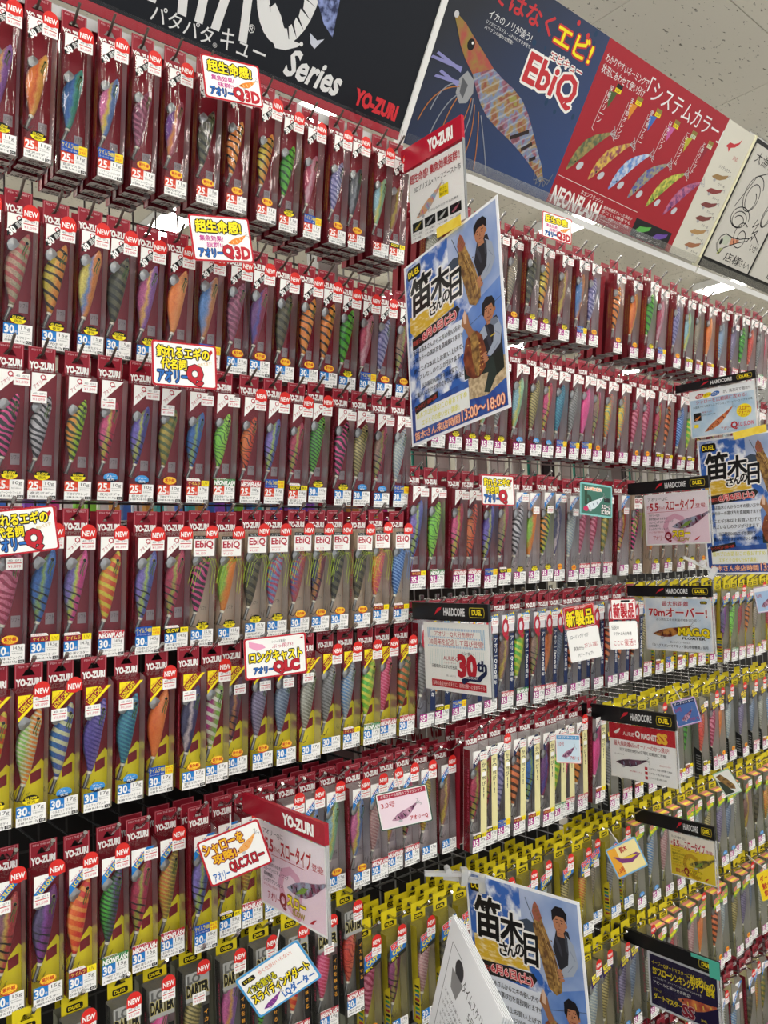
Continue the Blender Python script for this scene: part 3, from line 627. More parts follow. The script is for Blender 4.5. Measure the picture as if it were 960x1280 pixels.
        b.rect(w / 2 - .014, .034, w / 2 - .003, h * .68, BLACK, 1)
        for q, ch in enumerate('イカを魅せる'): b.text(ch, w / 2 - .012, h * .66 - .012 - q * .0125, w / 2 - .005, h * .66 - .003 - q * .0125, mat('e09a30'), 2, .03, keep=True)
    elif kind in ('ez', 'dm', 'grn', 'blk'):
        c1, c2 = {'ez': (mat('2a6cb4'), mat('e23a3a')), 'dm': (mat('38285c'), mat('e8dc40')), 'grn': (mat('7aa83a'), mat('e06a7a')), 'blk': (mat('2c2440'), mat('e8c840'))}[kind]
        b.poly([(x0, zt - .045), (x0, zt - .018), (w / 2 - .002, zt), (w / 2 - .002, zt - .030)], c1, 1); b.text('EZ-Q', x0 + .004, zt - .024, w / 2 - .006, zt - .012, c2, 2, .06, rot=14, out=WHITE if kind == 'ez' else None, ow=.0005); b.text('CAST' if kind == 'ez' else 'MASTER', x0 + .006, zt - .034, w / 2 - .010, zt - .026, YEL, 2, .04, rot=14)
        if kind == 'ez': b.poly([(x0, zt - .052), (x0, zt - .045), (w / 2 - .002, zt - .030), (w / 2 - .002, zt - .038)], mat('28281c'), 1); b.text('動く', x0 + .003, zt - .046, x0 + .022, zt - .039, YEL, 2, .03, rot=14)
        if kind == 'grn':
            B = lambda x, y: (x, y, h + .0022 + y / S['d'] * .006); c = mat('d88878'); b.add([B(x0, -S['d']), B(w / 2 - .002, -S['d']), B(w / 2 - .002, -.004), B(x0, -.004)], [(0, 1, 2, 3)], c)
            b.add([(p[0], p[1], p[2] + .0003) for p in (B(x0 + .004, -S['d'] * .8), B(w / 2 - .006, -S['d'] * .8), B(w / 2 - .006, -S['d'] * .5), B(x0 + .004, -S['d'] * .5))], [(0, 1, 2, 3)], mat('f0e050'))
    return b.mesh('brand_print')
def mk_new(sz, duel):
    S = SZ[sz]; w, h = S['w'], S['h']; b = MB(mapf=front(S, .0018)); cx, cz = w / 2 - .012, h + .000
    b.ell(cx, cz, .0125, .0125, NEWRED, 1); b.poly([(cx - .0125, cz), (cx - .0125, cz - .010), (cx + .0125, cz - .010), (cx + .0125, cz)], NEWRED, 1); b.text('NEW', cx - .0098, cz - .006, cx + .0098, cz + .002, WHITE, 2, .03); return b.mesh('new_sticker')
def mk_price(sz, pos):
    S = SZ[sz]; w, h = S['w'], S['h']; b = MB(mapf=front(S, .0014))
    if pos == 'r': x0, z0 = w / 2 - .0245, h - .028
    elif pos == 'l': x0, z0 = -w / 2 + .001, h - .052
    else: x0, z0 = -w / 2 + .014, h - .058
    b.rect(x0, z0, x0 + .024, z0 + .018, WHITE, 1); b.rect(x0 + .002, z0 + .0095, x0 + .022, z0 + .0108, RED, 2); b.text('40  071', x0 + .003, z0 + .0125, x0 + .021, z0 + .0155, GREY, 2, .01); b.text('¥1,099', x0 + .003, z0 + .0025, x0 + .021, z0 + .0072, PINKTX, 2); return b.mesh('price_sticker')
def mk_badge(sz, kind):
    S = SZ[sz]; w = S['w']; b = MB(mapf=front(S, .0016)); x0, x1 = -w / 2 + .001, w / 2 - .004
    if kind in ('glow', 'uv', 'blue', 'org'):
        cx, cz = -.002, .0375
        if kind == 'glow': b.ell(cx, cz, .0120, .0075, YEL, 1); b.ell(cx, cz, .0120, .0075, BLACK, 2, 0, 180, 10); b.text('GLOW', cx - .0085, cz + .0006, cx + .0085, cz + .0045, YEL, 3, .03); b.text('夜光', cx - .006, cz - .0055, cx + .006, cz - .0008, BLACK, 3, .02)
        elif kind == 'uv': b.ell(cx, cz, .0125, .0078, mat('c03a2a'), 1); b.ell(cx, cz + .0008, .0118, .0066, mat('f4c838'), 2); b.text('紫外線', cx - .009, cz - .0015, cx + .009, cz + .0045, mat('c22a1e'), 3, .04); b.text('発光カラー', cx - .007, cz - .005, cx + .007, cz - .0025, mat('c22a1e'), 3, .02)
        elif kind == 'org': b.ell(cx, cz, .010, .0075, mat('f0a830'), 1); b.text('紫外線', cx - .007, cz - .002, cx + .007, cz + .003, mat('c22a1e'), 3, .04)
        else: b.ell(cx, cz, .0122, .0078, mat('3f8fd0'), 1); b.ell(cx, cz, .0122, .0078, mat('16243c'), 2, 200, 340, 10); b.text('ブルー', cx - .008, cz + .0006, cx + .008, cz + .0045, WHITE, 3, .03); b.text('夜光', cx - .006, cz - .005, cx + .006, cz - .0005, WHITE, 3, .02)
    else:
        z0, z1 = .0302, .0435; xm = x0 + .028
        if kind == '488': b.rect(x0, z0, xm, z1 + .003, mat('1d4fa8'), 1); b.rect(xm, z0, x1, z1 + .001, YEL, 1); b.text('ケイムラ488', x0 + .001, z0 + .006, xm - .001, z1 + .001, YEL, 2, .03); b.text('スーパーブルー発光', x0 + .002, z0 + .0015, xm - .002, z0 + .0045, WHITE, 2); b.text('発光力', xm + .001, z0 + .0075, x1 - .001, z0 + .012, ORG, 2, .03); b.text('2倍', xm + .001, z0 + .002, x1 - .001, z0 + .0068, ORG, 2, .03)
        else:
            b.poly([(x0, z0 + .009), (x0 + .026, z0 + .009), (x0 + .023, z1), (x0, z1)], WHITE, 1); b.text('システムカラー', x0 + .001, z0 + .0097, x0 + .022, z1 - .0008, RED, 2, .02)
            if kind == 'kei': b.rect(x0, z0, xm, z0 + .009, mat('8c1c30'), 1); b.rect(xm, z0, x1, z0 + .010, YEL, 1); b.text('ケイムラ', x0 + .003, z0 + .0015, xm - .003, z0 + .0075, mat('f0d860'), 2, .03); b.text('UV', xm + .003, z0 + .002, x1 - .003, z0 + .007, mat('907020'), 2)
            elif kind == 'gst': b.rect(x0, z0, xm, z0 + .009, BLACK, 1); b.rect(xm, z0, x1, z0 + .009, YEL, 1); b.text('GLOW', x0 + .003, z0 + .0015, xm - .003, z0 + .0075, YEL, 2, .03); b.text('夜光', xm + .002, z0 + .002, x1 - .002, z0 + .007, BLACK, 2, .02)
            else: c = mat('b02030') if kind == 'nr' else mat('2c7a3c'); b.rect(x0, z0, x1, z0 + .0125, c, 1.5); b.text('NEONFLASH', x0 + .001, z0 + .001, x1 - .001, z0 + .0085, WHITE, 2.5, .05, shear=.1); b.text('ネオンフラッシュ', x0 + .004, z0 + .0092, x1 - .004, z0 + .012, WHITE, 2.5)
    return b.mesh('colour_badge')

WT = {'q3d25': '11g', 'q3d30': '15g', 'q25': '10g', 'q30': '14.5g', 'ebi30': '15.5g', 'lc30': '17g', 'lcs30': '15g', 'slow30': '15g'}
def pack(kind, sz, P, tilt, col, badge=None, new=False, price='r', label='', group='', detail=2, flip=1, yaw=0.0):
    S = SZ[sz]; th = math.radians(tilt); c, s = math.cos(th), math.sin(th)
    loc = Vector((P[0] + S['w'] / 2, P[1] + S['d'] * c, P[2] + S['d'] * s))
    t = empty('lure_pack', label, 'lure pack', group, loc=loc); t.rotation_euler = (th, 0, yaw)
    nv = rnd.randrange(len(NAMES)); duel = kind in ('darter', 'ez', 'dm', 'blk', 'grn'); g = WT.get(kind + str(sz)[:2], '19g')
    if detail < 2: nv = nv % 3
    obj('card', cached(('card', kind, sz), lambda: mk_card(kind, sz)), t)
    obj('box', cached(('box', sz), lambda: mk_box(sz)), t)
    obj('size_label', cached(('lab', sz, g, nv), lambda: mk_label(sz, g, nv, False)), t)
    if detail >= 0:
        obj('brand_print', cached(('cor', kind, sz), lambda: mk_corner(kind, sz)), t)
        add_lure(t, S, col, kind == 'ebi', detail, flip)
        if badge: obj('colour_badge', cached(('bad', sz, badge), lambda: mk_badge(sz, badge)), t)
        if new: obj('new_sticker', cached(('new', sz), lambda: mk_new(sz, duel)), t)
        if price and kind != 'ebi': obj('price_sticker', cached(('pr', sz, price), lambda: mk_price(sz, price)), t)
    return t, loc + Vector((0, -S['hole'] * s, S['hole'] * c))
# --- hooks
def mk_hook(ln, ball):
    b = MB(); m = CHROME if ball else DARKMETAL
    b.tube([(0, 0, 0), (0, -ln + .034, .0), (0, -ln + .026, .002), (0, -ln, .020)], .0024, m, 6)
    if ball: b.tube([(0, -ln + .003, .017), (0, -ln, .020), (0, -ln - .003, .023)], .0036, m, 6)
    b.box(-.006, -.003, -.012, .006, .003, .012, m); return b.mesh('display_hook')
def hook(X, Ytip, Z, where, ball):
    ln = round(GY - Ytip, 2); o = obj('display_hook', cached(('hook', ln, ball), lambda: mk_hook(ln, ball)), None, (X, GY - .006, Z))
    tag(o, ('chrome ball-tipped' if ball else 'dark bent-tip') + ' wire hook holding the packs in the ' + where, 'display hook', 'hooks of the ' + where)

# ------------------------------------------------------------------ what hangs where
PAL = {  # words used in the labels -> belly, back, stripe, pattern
 'orange tiger': ('d87a28', 'e8963a', '241c14', 'tiger'), 'amber orange': ('e07a2c', 'e8a850', 'd8602a', 'rain'), 'blue green': ('2f5f98', '4f9a86', '3a6ab0', 'rain'), 'pink blue': ('c86a98', '6a86b8', 'd8c040', 'rain'),
 'dark rainbow': ('6a2c4a', '8a4a5c', 'a8607a', 'zebra'), 'purple orange': ('6a3a86', 'b05a6a', 'd88838', 'rain'), 'dark olive': ('4a4a34', '6a6648', '2a2a20', 'band'), 'bright green': ('3f9a28', '6ac03a', '1d4a18', 'tiger'),
 'crimson silver': ('b03a58', 'c87a8a', 'd8b0b8', 'rain'), 'lavender silver': ('8a84b0', 'b4b0cc', '5a5688', 'zebra'), 'grey black': ('5a5c60', '3a3c40', '8a8c90', 'rain'), 'aqua rainbow': ('8ab4c0', '9ac8a0', 'd0c860', 'rain'),
 'brown pink': ('7a5648', 'a87870', 'c8b040', 'rain'), 'pale pink striped': ('c0a088', 'a8a080', 'b85a5a', 'band'), 'yellow tiger': ('c8b23a', 'e0923a', '2a2418', 'tiger'), 'rainbow yellow': ('c8b858', 'd88a48', '5a80b8', 'rain'),
 'pink purple': ('b8588c', '9a6aac', 'd8a848', 'rain'), 'plain orange': ('e0782c', 'e89a58', 'e08840', 'plain'), 'blue orange': ('4f7ab0', 'c88a58', '7a8ab0', 'rain'), 'purple red': ('6a3a78', '9a3a58', '4a4a98', 'rain'),
 'black pink': ('22201f', '2a2626', 'd84a88', 'zebra'), 'white zebra': ('c8c4c4', 'b4b0b4', '2c2a2e', 'zebra'), 'orange lime': ('e0902c', 'a0c82c', '2a3a18', 'zebra'), 'pink lime': ('c84a78', 'b82c4a', 'b8b83a', 'fin'),
 'purple lime': ('6a5ab0', '4a4a98', 'b0b83a', 'fin'), 'gold banded': ('b09a3a', '98863a', '5a6a3a', 'band'), 'blue lime': ('2c62a8', '3a6ab0', '8aa84a', 'fin'), 'lime spotted': ('7ac83a', '9ad04a', '3a6a28', 'spot'),
 'orange red spotted': ('d8702a', 'd84a28', '3a2418', 'spot'), 'crimson lime': ('a82c4a', 'b83a58', '9aa83a', 'fin'), 'deep green': ('4a9a2c', '6ab83a', '24401c', 'rib'), 'pale gold': ('b8a868', 'a89a60', '6a623a', 'rib'),
 'brown lime': ('8a6a58', 'a83a58', '98a048', 'fin'), 'silver aqua': ('9aa8a8', '8a9cac', 'c0c4b8', 'rib'), 'pink zebra': ('d0788c', 'c86a84', '9a2a48', 'zebra'), 'purple pink lime': ('7a6ab0', 'd04a8c', 'b0c83a', 'fin'),
 'orange yellow': ('e0802a', 'd8502a', 'd8c83a', 'band'), 'lavender lime': ('7a6ab4', '5a62a8', 'a8c040', 'fin'), 'lime orange': ('8ab83a', 'e88a2c', 'd8882a', 'rain'), 'olive brown': ('5a5438', '6a6040', '38341f', 'band'),
 'blue pink': ('5a7ab0', '8a98bc', 'c04a68', 'zebra'), 'blue red': ('4a5a9a', 'b85a48', 'b04a5a', 'zebra'), 'navy red': ('2c2a58', '7a3040', 'c8883a', 'fin'), 'orange pink': ('e0783a', 'd85a78', 'e89a4a', 'spot'), 'plain blue': ('2a5aa0', '3a70b8', '88b0e0', 'rib'),
 'lime orange striped': ('8ac05a', 'e8903a', 'd0d0b0', 'rib'), 'blue white striped': ('2f6aa8', '5a6ab0', 'd8d8a8', 'band'), 'plain violet': ('5a4a98', '7a6ab0', '483c88', 'rib'), 'teal blue': ('3a7a98', '2f6a8c', '4a9aa8', 'rib'),
 'bright orange': ('e8702a', 'f08a4a', 'e8803a', 'plain'), 'navy pearl': ('2f2c50', '3a3668', 'c8b8b8', 'rain'), 'magenta lime striped': ('a82c78', '88b84a', 'd8d8c0', 'band'), 'dark purple': ('4a2c48', '6a3a58', 'b87838', 'fin'),
 'lavender grey': ('8a809c', '9a92a4', '6a627c', 'rib'), 'grey blue': ('6a7a90', '5a6880', '8a98a8', 'rib'), 'silver olive': ('98988a', '7a7a68', 'b8b8a8', 'rib'), 'blue silver': ('5a8ab8', '8a98a4', 'b0b8b8', 'rib'),
 'green yellow': ('5ab83a', 'a0c83a', 'd8d84a', 'band'), 'pink red': ('d84a78', 'd0405a', 'e87a98', 'rib'), 'orange green': ('e0702a', 'b8803a', '4a6a3a', 'band'), 'mauve yellow': ('8a5a6a', 'b84a4a', 'c8a848', 'fin'),
 'slate purple': ('54486c', '7a3a78', '8a4aa0', 'fin'), 'orange red': ('e8662a', 'e03a3a', 'f09a4a', 'band'), 'green purple': ('4ab03a', '5a4a78', '2a4a28', 'rib'), 'orange olive': ('d8783a', '8a7a3a', 'c8b048', 'rib'),
 'dark pink': ('8a3a68', '7a3a58', 'a8a048', 'fin'), 'hot pink': ('e0488c', 'e86aa4', 'd03a7c', 'plain'), 'yellow multi': ('d8b83a', 'c86a58', '4a9a8a', 'spot'), 'orange banded': ('e0743a', 'e8905a', '4a2c1c', 'band'), 'coral red': ('d84a3a', 'e07a5a', 'a83028', 'spot'),
 'plain red': ('b8303a', 'c84a4a', '8a2028', 'rib'), 'pale rose': ('b88a8a', 'a87878', 'c8a8a0', 'rib'), 'brown grey': ('8a8070', '7a7264', 'a89a80', 'rib'), 'plain grey': ('8c8c8a', 'a4a4a0', '6c6c68', 'rib'),
}
FILL = list(PAL)
def solve(px, py, Zr):
    d = ray(px, py)
    if abs(Zr - EYE.z) > .3:
        P = EYE + d * ((Zr - EYE.z) / d.z)
        P = atY(px, py, D + max(-.03, min(.03, (P.y - D) * .6))); P.z = Zr; return P
    P = atY(px, py, D); P.z = (P.z + Zr) / 2; return P
BEH = MB(); LAST = {}
def mk_behind(kind, sz, low):
    S = SZ[sz]; w, d, h, top, hole = S['w'], S['d'], S['h'], S['top'], S['hole']; b = MB(); duel = kind in ('darter', 'ez', 'dm', 'blk', 'grn')
    hw = w / 2 - .003; hc = YHEAD if duel else mat('8e1a2a', .35)
    b.add([(-w / 2, 0, 0), (w / 2, 0, 0), (w / 2, 0, h), (-w / 2, 0, h)], [(0, 1, 2, 3)], KRAFT if kind == 'ebi' else mat('8f8f7a', .5) if duel else MAROON)
    o4 = [(-hw, h), (hw, h), (hw, top), (-hw, top)]; i4 = [(-.010, hole - .004), (.010, hole - .004), (.004, hole + .005), (-.004, hole + .005)]
    for q in range(4): b.poly([o4[q], o4[(q + 1) % 4], i4[(q + 1) % 4], i4[q]], hc, 1)
    x = -w / 2 + .0006; b.add([(x, -d * .68, 0), (x, 0, 0), (x, 0, h - .004), (x, -d * .68, h - .004)], [(0, 1, 2, 3)], MAROON if not duel else mat('8f8f7a', .5))
    y = -d; b.add([(-w / 2, y, 0), (w / 2, y, 0), (w / 2, y, h - .004), (-w / 2, y, h - .004)], [(0, 1, 2, 3)], CLEAR); b.add([(w / 2, -d, 0), (w / 2, 0, 0), (w / 2, 0, h), (w / 2, -d, h - .004)], [(0, 1, 2, 3)], SHEENSIDE)
    if low:
        b.rect(-w / 2 + .001, 0, w / 2 - .004, .03, WHITE, d / LAY + 2)
        if duel: b.rrect(-.013, h + .003, .013, h + .013, .003, BLACK, 2); b.text('DUEL', -.010, h + .0055, .010, h + .0105, YEL, 3, .03)
        else: b.text('YO-ZURI', -hw + .003, h + .003, hw - .003, h + .013, WHITE, 3, .06); b.line([(-hw + .002, h), (-hw + .002, top - .001), (hw - .002, top - .001), (hw - .002, h)], .0006, mat('c87880'), 2)
    else:
        x0, x1 = -w / 2 + .001, w / 2 - .004; b.add([(x0, -d, -.0003), (x1, -d, -.0003), (x1, 0, -.0003), (x0, 0, -.0003)], [(3, 2, 1, 0)], mat('dad6d2', .5))
        B = MB(mapf=lambda x, z, lay: (x, -z, -.0003 - lay * .00015)); B.text('Aurie Pride', x0 + .010, d * .46, x1 - .008, d * .84, mat('5a2028'), 1, .04, shear=.3); B.text('2188 R-18', x0 + .003, d * .08, x1 - .012, d * .36, BLACK, 1, .05); B.rect(x1 - .010, d * .1, x1 - .001, d * .34, BLACK, 1)
        for i, m in enumerate(B.mats): b.add(B.v, [f for f, q in zip(B.f, B.m) if q == i], m)
    return b
def behind(kind, sz, P, tilt, Zr):
    low = Zr < 1.4; S = SZ[sz]; th = math.radians(tilt); c, s = math.cos(th), math.sin(th); b = cached(('beh', kind, sz, low), lambda: mk_behind(kind, sz, low))
    ox, oy, oz = P[0] + S['w'] / 2, P[1] + S['d'] * c, P[2] + S['d'] * s; o = len(BEH.v)
    BEH.v += [(x + ox, y * c - z * s + oy, y * s + z * c + oz) for x, y, z in b.v]
    mm = [BEH.mi(m) for m in b.mats]; BEH.f += [tuple(o + i for i in f) for f in b.f]; BEH.m += [mm[i] for i in b.m]; BEH.smooth += b.smooth
def hang(where, items, Zr, tilt, stack=0, ball=False, detail=2, jit=.003):
    """items: (X or (px,py), kind, size, lure, badge, new, price)"""
    prev = LAST.get(round(Zr, 1), -9)
    for it in items:
        pos, kind, sz, col, badge, new, price = it
        P = solve(pos[0], pos[1], Zr) if isinstance(pos, tuple) else Vector((pos, D + rnd.uniform(-.012, .012), Zr))
        P.x = max(P.x, prev + SZ[sz]['w'] + .0012); prev = P.x; LAST[round(Zr, 1)] = prev
        S = SZ[sz]; words = PAL[col]
        flip = 1
        lab = 'clear pack with %s squid jig, size %s, %s' % (col, str(sz)[:2], where)
        yaw = rnd.uniform(-.03, .02)
        tl = tilt + rnd.uniform(-.6, .6)
        t, H = pack(kind, sz, P, tl, words, badge, new, price, lab, 'packs of the ' + where, detail, flip, yaw)
        n_ = stack if isinstance(stack, int) else rnd.choice(stack)
        for k in range(1, n_ + 1):
            Q = Vector((P.x, P.y + k * (S['d'] + .003), P.z + rnd.uniform(-.001, .001)))
            behind(kind, sz, Q, tl, Zr)
        hook(H.x, min(H.y - .022, D - .015), H.z + .003, where, ball)
def parse(txt, kind, sz):
    out = []
    for ln in txt.strip().split(';'):
        f = [q.strip() for q in ln.split(',')]
        pos = (float(f[0]), float(f[1])) if f[1] else float(f[0])
        fl = f[4] if len(f) > 4 else ''
        out.append((pos, kind, sz, f[2], f[3] or None, 'n' in fl, 'l' if 'l' in fl else 'c' if 'c' in fl else None if 'x' in fl else 'r'))
    return out
U = 'under the black board'
hang('top row ' + U, parse('''-17,187,pink purple,glow,n;28,195.7,amber orange,glow,n;75,213,blue green,488,n;121,218,pink blue,488,n;163,230,dark rainbow,uv,n;204,240,purple orange,uv,n;245,249,dark olive,uv,n;282,258,orange tiger,uv,n;
320,272.5,yellow tiger,uv,n;348,288,bright green,glow,n;378,297,crimson silver,488,n;410,302.6,lavender silver,uv,n;435,308,grey black,uv,n;466,319,aqua rainbow,,n;486,326,brown pink,gst,n''', 'q3d', 251), 2.211, 8, [2, 3, 3])
hang('second row ' + U, parse('''-46,415,bright green,glow,n;2.5,426,pale pink striped,glow,n;51.5,435.6,yellow tiger,glow,n;95,439,rainbow yellow,glow,n;131,445.6,dark olive,glow,n;170,453,pink purple,glow,n;208,456,plain orange,,n;247,461,blue orange,488,n;282,464.7,dark rainbow,uv,n;
311,468,purple red,uv,n;343,475.6,olive brown,uv,n;374,478,orange tiger,uv,n;399,482.5,orange tiger,uv,n;423,489,bright green,glow,n;449,493,crimson silver,488,n;470,496.6,lavender silver,uv,n;492.5,498,brown lime,uv,n''', 'q3d', 30), 1.903, 8, 1)
hang('third row ' + U, parse('''-9,623,black pink,glow,r;33,623.6,white zebra,glow,l;78.6,624.4,orange lime,glow,r;120,624,pink lime,blue,l;160,627.6,purple lime,blue,r;196,628.7,gold banded,uv,l;232,629,blue lime,kei,r;266,626,lime spotted,ng,r;
299,628,orange red spotted,nr,nr;329,629,lavender lime,488,nr;359,633,crimson lime,gst,nr''', 'q', 25), 1.662, 8, 1)
hang('third row ' + U, parse('''384,625,deep green,glow,nr;417,631,black pink,glow,r;441,632,pale gold,blue,r;466,635,brown lime,blue,r;490.6,634,silver aqua,488,r''', 'q', 30), 1.662, 8, 1)
hang('fourth row ' + U, parse('''-8,832,pink zebra,uv,c;37,826,blue lime,kei,n;79,826,purple pink lime,kei,n;122,824,orange yellow,nr,n;168.5,822,lavender lime,488,n;205,816.6,crimson lime,gst,n''', 'q', 30), 1.409, 6, 1, True)
hang('fourth row ' + U, parse('''236,811,black pink,glow,n;272,809,lime orange,glow,n;305,799,olive brown,glow,n;331,796,blue pink,glow,n;362,791,blue red,uv,n;388,789,navy red,uv,n;412.5,786,dark olive,uv,n;441.6,785,olive brown,uv,n;465,778,orange pink,kei,n;491,778,plain blue,kei,n''', 'ebi', 30), 1.409, 6, 1, True)
hang('fifth row ' + U, parse('''-26,1046,orange yellow,glow,l;18,1037,lime orange striped,glow,nr;60,1026,blue white striped,blue,nl;103.5,1019,plain violet,blue,l;146,1006,teal blue,blue,l;185,995,bright orange,488,nr;227,991,navy pearl,uv,l;256.6,981,magenta lime striped,uv,nr;282,969,dark purple,uv,c;
315,963,lavender grey,uv,c;344.7,958,grey blue,uv,c;374,955,silver olive,,l;403,941,plain grey,,nr;427,936,blue silver,kei,nr;451,932.5,green yellow,ng,nr;475,924,pink red,nr,nr;499,919,orange green,nr,nr''', 'lc', 30), 1.170, 4, 0, True)
hang('sixth row ' + U, parse('''-9,1271,mauve yellow,uv,nl;41,1260,slate purple,uv,nl;84.6,1249,orange red,kei,nr;127,1232,green purple,ng,nr;165,1217,crimson lime,nr,r;200.6,1197,orange olive,nr,nr;242.6,1195.6,lavender lime,488,r;274,1171,dark pink,gst,r;300,1158,orange olive,nr,nr;324,1148,dark purple,uv,r''', 'lcs', 30), .891, 1, [0, 1, 2], True)
hang('sixth row ' + U, parse('''352,1136,blue orange,uv,nr;380,1125,pink blue,uv,nr;410,1112,aqua rainbow,uv,nr;434,1113,pink blue,uv,nr;460,1103,pale rose,nr,nr;484,1088,brown pink,nr,nr;505,1080,brown lime,nr,nr''', 'slow', 30), .891, 1, [1, 2, 2], True)
V = 'under the prawn board'
hang('fifth row ' + V, parse('''528,1070,orange olive,,nr;553,1063,brown pink,,nr''', 'slow', 30), .885, 2, [1, 2], True, 1)
hang('fifth row ' + V, parse('''575,1077,crimson lime,gst,r;592,1065,crimson lime,gst,r;612,1056,lavender silver,488,nr;633,1050,orange banded,kei,r;655,1044,blue lime,kei,r;672,1040,purple red,kei,r;691,1031,green yellow,ng,r;704,1022,pink red,nr,r;718,1019,orange tiger,nr,n;744,1006,hot pink,kei,n''', 'mag', 35), .885, 3, [1, 2, 2], True, 1)
MUTED = ['pale rose', 'brown grey', 'plain grey', 'silver aqua', 'pale gold', 'lavender grey', 'grey blue', 'silver olive', 'blue silver', 'brown pink', 'olive brown', 'orange olive', 'gold banded', 'pink zebra', 'aqua rainbow', 'mauve yellow', 'teal blue', 'dark pink', 'plain orange', 'slate purple']
def fillrow(x0, x1, step, names, kind, sz, badges, new=.3):
    out = []; x = x0; k = 0; names = list(dict.fromkeys(names)); names += [q for q in MUTED if q not in names]
    while x < x1:
        out.append((x, kind, sz, names[k % len(names)], rnd.choice(badges), rnd.random() < new, rnd.choice(['r', 'r', 'c'])))
        x += step * rnd.uniform(.94, 1.12); k += 1
    return out
hang('top row ' + V, fillrow(1.26, 1.59, .056, ['silver olive', 'dark olive', 'pale gold', 'grey black'], 'q3d', 35, ['glow', 'uv'], 0) + parse('''657,411,dark olive,glow,r;674,417,yellow tiger,glow,r;698,425,brown pink,glow,r;720,428,blue orange,488,r;735,430,lavender silver,uv,r;766,440,orange tiger,uv,r;787,447,amber orange,uv,r;804,444,bright green,glow,r;821,453,crimson silver,488,r;841,459,lavender silver,uv,r;856,464,aqua rainbow,gst,r;
869,467,brown grey,kei,r;883,469,plain orange,kei,r;899,474,blue silver,kei,r''', 'q3d', 35) + fillrow(2.70, 2.98, .06, ['lavender grey', 'bright green', 'coral red', 'plain grey', 'pink red'], 'q3d', 35, ['kei', 'nr', 'ng'], 0), 2.123, 7, 3, True, 1)
hang('second row ' + V, parse('''515,556,silver aqua,glow,r;538,558,silver aqua,glow,r;560,561,pale gold,glow,r;581,564,silver aqua,glow,r;600,565.5,aqua rainbow,glow,r;617,567,plain grey,glow,r;641,568,aqua rainbow,blue,r;662,568.5,pale gold,blue,r;677,571,pink lime,blue,r;694,571,teal blue,488,r;710,573,plain grey,488,r;726,572,hot pink,488,r;740,576,brown lime,org,r;756,577,yellow multi,,r;773,577,yellow multi,,r;
789,583,pink zebra,org,r;803,583,pink zebra,org,r;818,583,crimson lime,gst,r;830,585,orange banded,kei,r;846,587,plain blue,kei,r;858,588,green yellow,gst,r''', 'q', 35) + fillrow(2.44, 2.98, .058, ['yellow tiger', 'crimson lime', 'plain orange', 'silver aqua'], 'q', 35, ['kei', 'glow'], 0), 1.798, 7, 2, True, 1)
hang('third row ' + V, parse('''513,735,lavender lime,kei,r;537,735,lime spotted,ng,r;565,736,pink lime,nr,r;584,735,orange red spotted,nr,r;605,738,purple lime,488,r;623,732,brown lime,gst,r''', 'q', 35) + parse('''642,731,white zebra,glow,r;660,730,lime orange,glow,c;677,726,orange lime,glow,c;692,727,navy pearl,org,r;710,730,silver aqua,org,c;723,725,pink zebra,nr,r;736,723,pink zebra,nr,r;753,722,gold banded,nr,r;774,719,mauve yellow,,c''', 'slow', 35)
     + parse('''791,717,black pink,glow,x;814,717,lime orange,glow,x;830,715,olive brown,glow,x;846,714,pale rose,glow,x;860,712,gold banded,glow,x;874,711,pale rose,org,x;890,709,brown grey,org,x;906,707,plain orange,org,x''', 'ebi', 35) + fillrow(2.60, 2.98, .06, ['olive brown', 'pale rose', 'blue pink'], 'ebi', 35, ['glow', 'org'], 0), 1.477, 5, 1, True, 1)
hang('fourth row ' + V, parse('''520,912,plain grey,,r;542,906,amber orange,gst,r;565,902,orange lime,488,r;585,898,plain grey,,r;605,892,blue silver,,r;626,887,brown pink,nr,r;645,882,green yellow,ng,r;663,881,brown lime,nr,r;678,877,plain orange,nr,r;693,873,grey blue,,r;709,871,orange banded,,r;724,863,orange banded,,r;739,862,pale rose,,r;759,860,orange banded,,r;774,855,orange banded,,r;791,851,orange banded,,r''', 'aq30', 35), 1.179, 4, 1, True, 1)
hang('fourth row ' + V, parse('''804,845,pale gold,nr,r;819,842,yellow tiger,kei,r;832,840,orange green,488,r;847,836,amber orange,kei,r;861,834,olive brown,kei,r;873,832,orange red,nr,r;884,832,pink zebra,kei,r;896,833,slate purple,nr,r;911,830,lime spotted,ng,r;923,829,plain red,nr,n;934,826,orange tiger,nr,r;945,824,brown grey,glow,r''', 'ez', 35) + fillrow(2.78, 2.98, .056, ['gold banded', 'plain red', 'deep green'], 'ez', 35, ['kei', 'nr']), 1.179, 3, 1, True, 1)
hang('fifth row ' + V, fillrow(1.86, 2.98, .068, ['plain grey', 'pale rose', 'pale gold', 'plain grey', 'orange banded', 'plain blue', 'pale rose', 'brown grey', 'bright green', 'pale rose', 'coral red', 'pale rose', 'pink zebra', 'plain orange'], 'blk', 35, ['gst', 'kei', 'nr', 'org'], .6), .85, 1, [1, 2], True, 1)
hang('seventh row ' + U, fillrow(.29, .98, .068, ['silver aqua', 'grey black', 'plain violet', 'grey blue', 'hot pink', 'pale gold', 'pink purple', 'deep green', 'orange red', 'pink red', 'coral red'], 'darter', 30, ['nr', 'kei'], .9), .655, 0, [0, 1, 1], True)
hang('sixth row ' + V, fillrow(1.015, 1.98, .066, ['pink zebra', 'dark pink', 'pale rose', 'olive brown', 'brown pink', 'silver olive', 'deep green', 'pale rose', 'grey black', 'silver aqua', 'pale gold', 'orange olive'], 'ez', 30, ['org', None], .85), .573, 0, [2, 3], True, 1)
